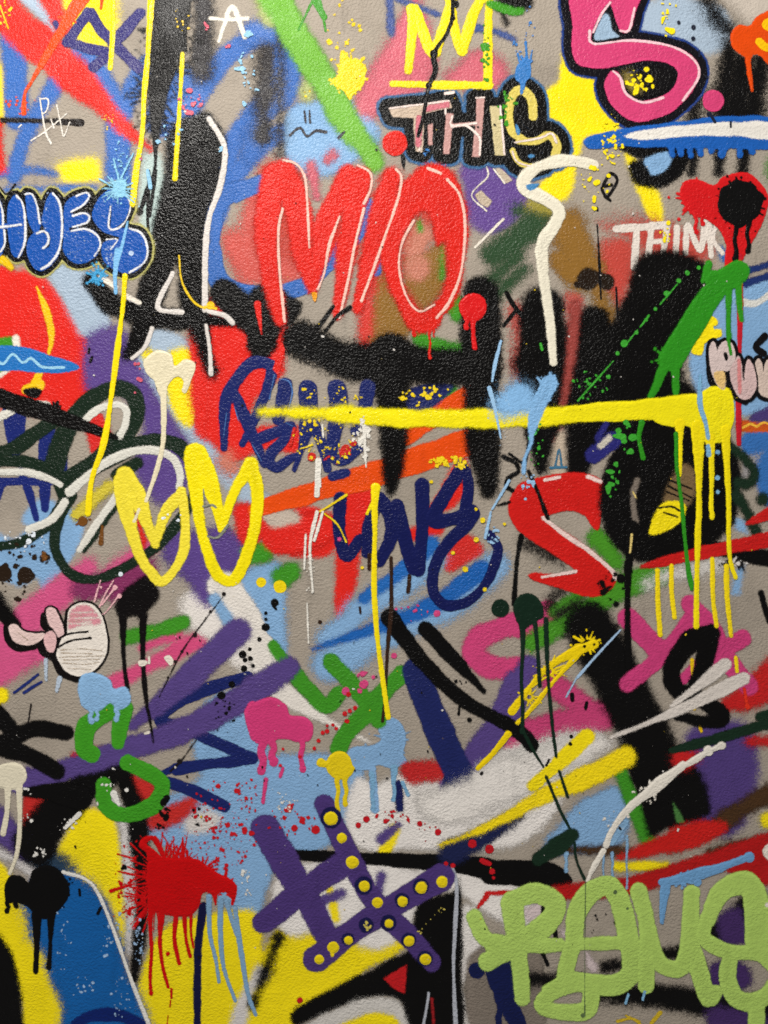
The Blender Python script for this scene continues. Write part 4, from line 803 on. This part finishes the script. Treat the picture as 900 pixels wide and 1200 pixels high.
P(7, 'bristle_line', (170, 150, 124), .7, 'HD l 3 430 490 560 480 720 495 ; l 3 420 540 560 535 740 530 ; l 3 440 580 600 590 700 575 ; l 3 480 620 640 625 ; l 3 480 290 600 280 ; l 3 480 250 580 245 ; l 3 120 360 200 420 ; l 3 450 560 700 555 ; l 3 430 510 650 515', None, ch)
P(8, 'paint_run', (176, 190, 206), 1, 'HD l 30:22 325 560 325 700 ; l 34:20 420 690 400 780', None)
P(7, 'paint_line', (232, 178, 184), .8, 'HD l 6:10 710 0 690 60 665 150 ; l 7:10 800 0 740 100 700 190 ; l 10 810 50 720 170 ; l 8 840 100 760 210 720 240 ; d 810 50 16 ; d 840 110 14 ; d 710 50 9', 'thin pale pink splash lines above the hand')
P(4, 'spray_stroke', BLACK, 4, 'HD l 100:80 -30 130 60 250 90 300', 'black bar behind the pointing finger')
P(7, 'spray_line', (30, 44, 110), 1, 'HD l 18:16 100 790 180 730 270 660 ; l 16 170 790 230 750 295 712', 'two short navy lines under the hand')
P(6, 'spray_patch', YELLOW, 3, 'G d 5 645 24')
P(6, 'paint_splat', (40, 28, 18), 1, 'G d 15 215 30 ; d 88 222 28 ; s 60 250 60 60 20 3 12 ; s 150 160 20 30 8 4 15 ; s 80 150 80 40 16 3 9 ; d 20 190 12 ; d 110 225 14', 'dark brown blots on the light blue patch')
P(6, 'paint_splat', (112, 70, 28), 1, 'G d 290 32 16 ; r 290 32 10 26 8 10 ; l 10:14 360 50 355 110 ; s 160 150 16 20 6 4 12', 'brown spatter above the light blue patch')
P(5, 'spray_patch', (202, 186, 60), 3, 'Q l 60 370 750 520 610', None)
P(7, 'paint_flecks', (220, 228, 236), .8, 'G s 90 100 90 40 26 2 8 ; d 102 103 9 ; d 425 218 7 ; s 600 20 40 20 5 3 8', 'white flecks on the light blue patch', stuff=True)
# black splat with drips beside the hand
P(5, 'paint_splat', (14, 11, 12), 2.4, 'G p 405 335 450 272 510 226 552 260 558 305 525 345 508 390 480 368 450 368 430 385 ; z 1 l 30:16:16:10 432 370 434 480 440 560 450 625 ; l 26:17:17:14:8 503 370 503 520 513 650 525 720 540 810', 'black soft splat with two long drips', relief=.0004)
P(7, 'paint_splat', WHITE, .9, 'G p 485 525 500 520 520 525 510 540 490 540 ; p 575 510 595 502 612 525 600 540 585 525 ; l 10 525 510 525 530 ; s 520 760 20 20 8 2 7', 'small white dabs beside the black drips')
P(7, 'paint_run', (30, 24, 24), .8, 'G l 3:5:4 790 290 720 380 640 490 560 650 ; d 788 288 8 ; d 740 350 5 ; d 725 372 4 ; d 685 432 9 ; d 640 490 5 ; d 615 525 5 ; d 590 580 4 ; l 3:6 690 800 640 870 600 910 ; d 632 876 8 ; l 5 110 675 100 740 ; s 670 470 60 60 8 2 5', 'thin black dotted line across the white mist')
P(7, 'paint_splat', BLACK, .9, 'G d 853 500 14 ; d 862 520 9 ; d 880 515 9 ; d 858 550 12 ; d 890 540 8 ; d 878 482 7 ; d 815 605 12 ; d 780 645 13 ; s 790 700 40 90 20 2 9 ; H d 65 318 16 ; d 35 355 6 ; d 35 405 14 ; d 12 447 8 ; d 35 377 6 ; l 10 60 330 70 340', 'black fleck trail beside the purple strokes', stuff=True)
P(6, 'paint_splat', (136, 178, 218), 1.2, 'G p 275 610 290 570 340 565 385 590 400 625 440 615 460 650 450 680 415 695 390 670 350 700 300 690 280 650 ; v 320 680 52 18 ; v 343 690 36 14 ; v 412 680 46 16', 'light blue splat with drips above the green loop', relief=.0004)
P(5, 'green_loop', (62, 150, 34), 1.4, 'G l 60:66:60 400 690 310 750 295 830 320 850 ; l 56:60:50 440 690 420 760 415 810 ; J l 56 450 -20 550 30 572 70 540 130 440 165 370 130 365 60', 'bright green looping stroke ending in an open ring', relief=.0002)
P(3, 'spray_patch', (196, 40, 40), 2.5, 'G l 30 260 860 340 840 410 830 ; s 470 880 30 20 12 3 10', None)
# pink splat
P(6, 'paint_splat', (206, 60, 118), 1.2, 'H p -40 700 0 665 60 650 105 680 120 715 170 720 200 750 190 800 150 810 110 800 60 805 20 815 -20 780 ; v 22 790 115 24 ; v 60 790 85 26 ; v 160 780 120 22 ; G p 865 690 900 670 920 800 880 790 ; K l 12 35 40 25 120 ; K l 10 95 0 85 30', 'pink splat with drips under the white band', relief=.0004)
P(7, 'paint_flecks', (206, 70, 124), .9, 'H s 380 580 40 40 5 5 14 ; d 315 630 14 ; d 636 356 12 ; d 485 505 10 ; d 365 628 8 ; s 550 350 80 40 8 2 7 ; d 293 95 8', 'pink flecks near the green cross', stuff=True)
P(7, 'paint_splat', (196, 26, 34), .8, 'H d 348 688 8 ; d 330 698 8 ; d 312 708 9 ; d 320 735 8 ; d 325 640 9 ; d 270 748 7 ; d 250 770 9 ; d 235 775 8 ; d 220 803 7 ; d 205 830 6 ; d 282 760 7 ; d 155 860 7 ; d 95 832 6 ; d 85 890 6 ; d 250 750 6', 'red fleck trail beside the white band', stuff=True)
P(8, 'paint_drip', (244, 222, 22), .9, 'V l 40:24:20 275 200 268 300 272 420 ; H l 14:18:18:18 420 0 415 240 425 430 445 580 465 720 ; V l 12 270 250 235 320 ; d 270 540 14', 'long yellow drip running down from the navy word', relief=.0006, rough=.18)
P(6, 'paint_run', (50, 32, 22), .9, 'H l 14:12:10 475 160 475 340 462 480 455 640 445 735 ; l 14 540 225 535 280 ; l 12 398 150 398 200 ; d 225 385 7 ; l 9 365 335 367 355', 'thin dark brown run beside the yellow drip')
P(7, 'paint_dot', (236, 210, 20), .9, 'H d 18 248 18 ; d 82 263 22', 'two yellow dots beside the green dabs')
P(7, 'paint_flecks', (232, 204, 30), .8, 'V d 530 175 9 ; d 765 350 12 ; d 865 368 9 ; d 735 440 11 ; d 685 575 14 ; d 775 668 11 ; d 213 568 8 ; d 628 500 8 ; d 735 300 7 ; R s 620 500 180 120 110 2 11 ; s 660 270 70 70 12 4 10 ; s 520 270 40 40 6 4 8 ; s 770 280 30 30 8 4 9 ; R l 8 540 520 480 540 ; V s 620 85 100 24 40 5 18 ; V l 10:14 20 310 70 280 140 235 ; l 8 40 320 100 370 140 450 ; E s 560 500 60 30 14 4 11 ; s 630 470 60 30 10 4 9', 'yellow fleck spatter over the navy words', stuff=True)
P(7, 'paint_flecks', (226, 222, 212), .8, 'R s 800 500 40 90 50 2 13 ; l 22:8 800 430 805 560 810 630 ; l 14 570 600 580 729 ; l 10 590 420 595 480 ; H l 12:8 215 0 190 120 200 280 ; l 9 235 0 205 100 ; l 8 175 80 170 200 ; s 190 220 16 80 20 2 7 ; l 5 180 320 185 460 ; E l 22 220 720 215 840 ; s 370 640 30 80 30 2 8', 'white splash marks between the navy words', stuff=True)
P(6, 'paint_flecks', (196, 40, 34), .9, 'R d 710 545 26 ; d 535 580 24 ; d 745 510 18 ; d 690 560 14 ; l 16 450 440 430 520 ; s 660 580 90 40 12 3 10', None, stuff=True)
P(7, 'paint_splat', (226, 200, 26), .9, 'H d 292 888 46 ; d 230 880 15 ; l 24 225 882 270 890 ; K p 255 -10 340 -10 335 25 300 40 265 28 ; K v 287 20 125 16 ; v 315 20 105 18', 'yellow splat with two drips at the purple hash symbol', relief=.0005)
# yellow splash
P(5, 'paint_splat', (238, 208, 16), .9, 'I l 40:26:18:26 285 465 200 500 100 570 0 700 ; l 20:14:18:14 240 490 150 590 60 700 20 740 ; r 265 465 26 56 14 9 ; r 130 560 16 60 16 7 ; r 60 650 14 44 14 7 ; l 8 50 630 120 580 200 540 ; H l 14:24 780 900 830 850 885 780', 'yellow splash with hairy edges', relief=.0004)
P(6, 'paint_line', BLACK, .8, 'I d 255 472 7 ; d 288 465 6 ; l 12 210 640 212 660 ; l 9 262 670 258 690 ; d 208 788 7 ; d 205 815 7 ; l 10 130 870 120 890 ; H l 8 715 680 712 710 ; d 750 730 8 ; s 730 600 30 20 5 3 9', None)
P(4, 'paint_line', (160, 190, 220), .8, 'I l 6:9 380 415 300 500 230 580 ; l 5 225 585 190 650', 'pale blue scratch across the thick black diagonal')
# dark green splat
P(6, 'paint_splat', (18, 40, 28), 1, 'I p 5 330 20 300 50 284 85 295 108 330 108 370 70 390 40 410 15 380 ; v 35 390 380 14 ; I l 14:12:14 80 380 90 490 97 610 ; l 16:13:12:10 118 375 125 560 140 740 155 860 ; l 12:10 35 760 70 830 110 895 L l 12:10 120 30 170 150 215 240 225 320 255 390 ; l 11 165 10 185 70 195 100', 'dark green splat with long drips', relief=.0004)
P(6, 'paint_dot', (18, 40, 28), 1, 'H d 856 338 32', 'round dark green dot beside the pink angle')
P(6, 'spray_stroke', DGREEN, 2, 'L l 56:60:44 210 235 150 280 90 320', 'short dark green bar under the dark green drips')
P(5, 'spray_line', DGREEN, 1.6, 'I l 24:40:34 560 838 700 800 920 738 ; l 30 870 720 920 700', 'long dark green line over the purple haze')
# black loop tag
P(4, 'spray_loop', (9, 8, 8), 2, 'I l 60:76:66:60:56 700 420 620 460 565 540 565 600 600 635 640 620 ; l 70:56 700 430 670 540 640 610 ; l 50:56:64:40:30 600 640 680 670 735 720 680 735 580 715', 'black looping tag over the pink cross')
P(4, 'spray_line', BLACK, 1.4, 'I l 20 875 285 890 340 905 385')
P(5, 'spray_slash', (212, 204, 196), 1.5, 'I l 44:36:14 748 535 680 590 560 682', 'short white slash over the black loop')
P(5, 'spray_slash', (212, 204, 196), 1.5, 'I l 46:46:20:12 812 585 640 670 480 740 345 792', 'long white slash tapering over the thick black diagonal')
P(6, 'paint_dot', (216, 50, 30), 1, 'I l 10 815 620 823 670 ; d 826 683 9', 'tiny orange red drip beside the white slash')
P(6, 'paint_splat', (230, 224, 212), 1, 'I l 14:24:16:22 600 895 650 865 690 840 740 820 ; d 690 838 18 ; d 735 820 14 ; L l 30:40:30:22:20 600 -10 490 75 400 150 350 220 330 270 ; r 490 75 16 34 9 8 ; s 480 90 60 40 16 1 6 ; s 370 190 50 60 20 1 6 ; l 18:24:12 320 290 285 350 265 395', 'cream splash line curving down to the lime word', relief=.0004)
P(4, 'paint_line', (130, 170, 205), 1, 'L l 20 400 190 350 260 ; v 320 300 80 8 ; v 352 300 80 8 ; v 403 240 180 8 ; v 190 300 60 10')
# lime word
lm = group('graffiti_word', 'lime green rounded word R E M S')
LM = (176, 208, 104)
P(6, 'letter', LM, 1.4, 'Z l 47:49 40 160 70 220 120 250 ; l 54:64:64:54 150 110 220 90 275 120 260 170 170 240 80 290 ; l 64:54:43 150 120 165 250 175 320 180 400 ; l 39 170 250 290 240 ; l 64 100 240 150 250', 'lime letter R', lm, relief=.0003)
P(6, 'letter', LM, 1.4, 'Z l 54:60:60:64:54 330 240 340 140 410 70 460 100 490 220 500 320 440 360 330 350 260 380 ; l 39 320 240 500 235 ; l 49 260 380 240 420 300 440 370 430 385 370 ; l 43:54 300 340 330 230', 'lime letter E', lm, relief=.0003)
P(6, 'letter', LM, 1.4, 'Z l 52:49:47 520 85 545 190 540 360 ; l 43:54:49 550 190 580 290 640 310 670 240 675 90 ; l 49:54:43 675 240 700 330 725 400 745 380', 'lime letter M', lm, relief=.0003)
P(6, 'letter', LM, 1.4, 'Z l 47:64:75:69 720 170 760 90 830 60 865 110 865 250 ; l 43:47:54:47 720 160 710 220 780 260 880 270 930 330 880 400 810 400 780 340 790 270 ; l 47 870 400 865 500', 'lime letter S', lm, relief=.0003)
P(7, 'paint_run', (90, 110, 70), .7, 'L l 2.4 258 400 255 640 255 870 ; d 362 435 7 ; d 405 492 5 ; d 248 868 6', None)
P(7, 'paint_splat', (110, 160, 206), 1, 'L l 24:40:40:24:30 525 400 560 395 640 375 740 345 835 310 ; l 34:24:14 540 410 530 470 525 540 ; r 600 390 20 34 10 12 ; d 832 312 20 ; d 650 400 14', 'light blue angled splash above the lime M', relief=.0004)
P(7, 'paint_line', (206, 176, 40), .9, 'L l 9 370 890 420 880 450 900 ; l 16 490 895 520 860 ; l 6 400 870 450 890', 'yellow squiggle under the lime word')
P(6, 'paint_line', (130, 180, 215), .8, 'L k 9 408 795 398 825 ; k 9 465 785 458 812')
P(6, 'spray_dot', (226, 218, 206), 1.2, 'L p 880 290 895 268 920 265 920 320 895 320 ; l 16 895 480 920 480', None)
P(4, 'spray_line', (196, 30, 30), 1.5, 'K l 14 810 440 900 436 ; l 20:10 810 450 780 490', None)
# red splat
P(6, 'paint_splat', (196, 10, 14), 1, 'SP p 215 280 230 200 330 180 430 190 530 190 600 240 660 280 730 310 770 360 760 430 740 470 720 400 660 400 640 470 610 400 560 400 540 470 490 540 420 545 350 535 300 520 230 500 225 400 ; r 290 260 90 270 34 11 ; r 430 240 70 230 26 9 ; r 270 430 80 240 30 13 ; r 560 260 60 140 16 12 ; r 690 370 60 110 18 18 ; r 330 330 140 300 26 16 ; p 172 110 190 62 230 46 275 50 300 85 325 150 340 200 230 205 212 155 ; h 215 95 248 72 268 100 300 160 306 172 262 132 ; l 12 330 180 345 90 ; l 10 380 180 385 95 ; l 22:12 440 190 440 60 ; l 8 410 170 405 110 ; l 14 470 190 465 140 ; l 20:12 0 385 130 345 ; l 14:8 150 190 40 160 ; s 120 430 90 130 60 3 15 ; s 400 260 400 280 90 2 8 ; l 22:30 140 610 210 500 ; v 245 480 530 24 ; l 44:22:18:20 310 520 300 700 320 860 350 970 ; l 34:22:22 400 520 390 680 418 830 ; l 34:18:20 450 540 460 680 485 785 ; l 24:18:12 490 530 490 640 505 730 ; k 14 372 985 370 1040 ; k 10 365 1055 362 1095 ; k 8 350 1150 345 1200 ; d 348 770 10', 'large red splat with drips over the light blue field', relief=.0005)
P(7, 'paint_flecks', (190, 24, 34), .8, 'J s 780 200 130 160 130 2 9 ; s 870 90 40 60 20 2 9 ; K s 120 180 110 60 24 3 10 ; d 210 215 16 ; d 135 210 11 ; d 120 135 9 ; d 165 180 8 ; d 360 200 11 ; d 388 180 11 ; s 480 170 80 20 14 4 11 ; d 575 195 10 ; d 640 225 12 ; s 580 220 60 40 6 3 7 ; d 760 265 14 ; d 822 283 16 ; l 16 795 325 820 335 ; d 692 342 9 ; d 668 335 7 ; d 830 362 10 ; d 155 815 10 ; d 835 385 5', 'red fleck spatter along the black bar', stuff=True)
P(7, 'paint_run', (124, 160, 192), .9, 'SP l 34:22:20 600 420 605 640 640 800 662 940 ; l 36:26:20 670 430 670 640 690 850 760 1055 ; l 26:30:30:24 760 490 780 650 810 850 840 1020 885 1140 ; l 24 700 430 730 530 770 650 ; l 30 690 420 720 440', 'light blue drips over the yellow field', relief=.0004)
P(5, 'spray_line', (18, 20, 58), 1.2, 'SP l 50:46 565 480 535 700 530 900 528 1240', 'navy vertical line between red and blue drips')
P(5, 'paint_stroke', (14, 34, 100), 1.4, 'J l 30:50:40 265 900 330 870 420 870 500 905', 'navy arc at the bottom of the blue field')
P(6, 'highlight_line', (222, 220, 214), .9, 'J l 12 222 365 300 390 345 440 400 570 460 740 525 905 540 950', 'thin white curve along the blue field', relief=.0003)
P(6, 'paint_splat', (10, 9, 9), 1, 'J p 20 400 40 375 80 380 100 400 115 360 160 342 210 360 240 410 240 450 200 510 180 530 130 525 100 490 60 470 25 475 15 440 ; r 180 430 50 74 20 12 ; v 28 460 40 16 ; v 55 460 24 14 ; l 40:18:16 130 510 130 620 126 715 ; l 34:18:16 180 510 178 620 172 700', 'black heart shaped splat with two drips', relief=.0005)
P(6, 'paint_splat', (222, 214, 190), 1, 'J p -20 0 30 -20 80 -10 96 30 80 60 60 75 20 75 -20 60 ; l 28:16:18 28 60 26 150 12 230 ; l 26:16:16:14 68 60 70 200 60 300 35 370', 'cream splat with two drips above the black heart', relief=.0005)
P(7, 'paint_flecks', (150, 180, 214), .8, 'J s 370 620 30 40 12 2 8 ; s 290 780 50 50 14 2 8 ; s 430 800 50 80 30 2 6 ; s 220 600 30 120 16 2 5 ; s 440 540 60 60 16 2 7 ; s 490 620 16 90 30 2 6', 'pale blue flecks on the deep blue field', stuff=True)
P(7, 'paint_flecks', (222, 220, 214), .8, 'J s 400 60 50 60 10 2 8 ; s 140 300 40 20 10 2 7 ; s 90 140 30 80 10 2 6 ; s 870 400 20 60 16 2 9 ; K s 100 120 50 40 20 2 6 ; J l 24:8 400 90 420 130 ; l 12 230 210 280 160 ; s 240 200 40 30 14 2 8', 'white flecks around the green ring', stuff=True)
P(7, 'paint_flecks', BLACK, .8, 'J s 580 140 20 50 14 3 12 ; s 555 205 20 12 6 3 10 ; l 10 345 510 355 490 ; l 10 280 425 282 445 ; s 440 350 8 12 3 3 9 ; s 690 180 30 40 10 2 5', None, stuff=True)
# hash symbol
hs = group('hash_symbol', 'purple hash symbol decorated with yellow dots')
HP = (74, 54, 116)
P(5, 'bar', HP, 2, 'HS l 106:108:96:84 100 160 180 300 270 450 340 590', 'left purple bar without dots', hs)
P(5, 'bar', HP, 2, 'HS l 88:94:92 95 515 240 400 400 290', 'upper left purple bar without dots', hs)
P(6, 'bar', HP, 1.8, 'HS l 72:82:78:84:70 320 70 400 230 500 420 640 570 725 665', 'steep purple bar with yellow dots', hs)
P(6, 'bar', HP, 1.8, 'HS l 98:88:88:98 292 655 440 540 620 430 765 345', 'rising purple bar with yellow dots', hs)
DOTS = [(347, 125, 26), (388, 198, 19), (429, 289, 23), (473, 379, 20), (524, 441, 21), (617, 438, 21), (686, 385, 21), (765, 363, 20), (566, 519, 16), (640, 586, 20), (702, 655, 21), (413, 582, 18), (355, 610, 21), (302, 655, 19)]
for i, (x, y, r) in enumerate(DOTS):
    if i in (0, 3, 8, 9, 10, 5, 6, 11):
        P(7, 'dot_shadow', (24, 24, 70), 1.2, 'HS d %g %g %g' % (x - (2 if i else 0), y - 3, r + (14 if i in (0, 3, 8) else 8)), None, hs)
    P(8, 'dot', (232, 208, 24), .9, 'HS d %g %g %g' % (x, y, r) + (' ; l 14 350 620 352 640' if i == 12 else ''), None, hs, relief=.0007, rough=.18)
P(7, 'dot_shadow', (24, 24, 70), 1.2, 'HS d 478 527 27', 'navy dot without yellow', hs)
P(8, 'paint_flecks', (206, 190, 90), .7, 'HS s 480 530 16 16 12 2 6 ; s 760 470 14 14 6 1 3 ; d 690 540 2 ; d 705 522 2 ; d 722 504 2 ; d 738 488 2 ; d 752 472 2 ; s 680 550 14 10 6 2 4', None, hs, stuff=True)
# light blue drips above hash
P(3, 'paint_drip', (120, 166, 200), 1, 'K v 410 20 120 14 ; v 485 0 110 16 ; l 14 515 50 535 95')
# stray overspray all over
P(9, 'paint_flecks', (210, 206, 200), .7, 'N s 450 300 440 290 60 .4 1.3 ; s 450 900 440 290 70 .4 1.3', None, stuff=True)
P(9, 'paint_flecks', (24, 20, 20), .7, 'N s 450 300 440 290 60 .4 1.4 ; s 450 900 440 290 80 .4 1.5', None, stuff=True)
P(9, 'paint_flecks', (220, 190, 40), .7, 'N s 450 600 440 560 60 .4 1.4', None, stuff=True)
# the wall goes on past the picture: loose older strokes around it
rs = random.Random(11)
for i in range(64):
    side = i % 4
    x = (rs.uniform(-330, -60), rs.uniform(960, 1230), rs.uniform(-250, 1150), rs.uniform(-250, 1150))[side]
    y = (rs.uniform(-200, 1400), rs.uniform(-200, 1400), rs.uniform(-260, -70), rs.uniform(1270, 1450))[side]
    an = rs.uniform(0, 6.28); L = rs.uniform(30, 90); w = rs.uniform(22, 60)
    if side < 2: L = min(L, (abs(x + 0 if side == 0 else x - 900) - w / 2) / max(.2, abs(math.cos(an))))
    else: L = min(L, (abs(y if side == 2 else y - 1200) - w / 2) / max(.2, abs(math.sin(an))))
    if L < 5: continue
    c, q = math.cos(an) * L, math.sin(an) * L; b = rs.uniform(-30, 30)
    P(rs.choice((0, 2, 4)), 'spray_stroke', rs.choice((RED, YELLOW, BLUE, PINK, BLACK, LBLUE, PURPLE, GREEN, ORANGE, NAVY, WHITE)), rs.choice((1.5, 4, 6)),
      'N l %.0f %.0f %.0f %.0f %.0f %.0f %.0f' % (w, x - c, y - q, x - q * b / 90, y + c * b / 90, x + c, y + q))
flush()
print('paint triangles', ntri, 'coats', LEVEL.max(), 'objects', len(bpy.data.objects))
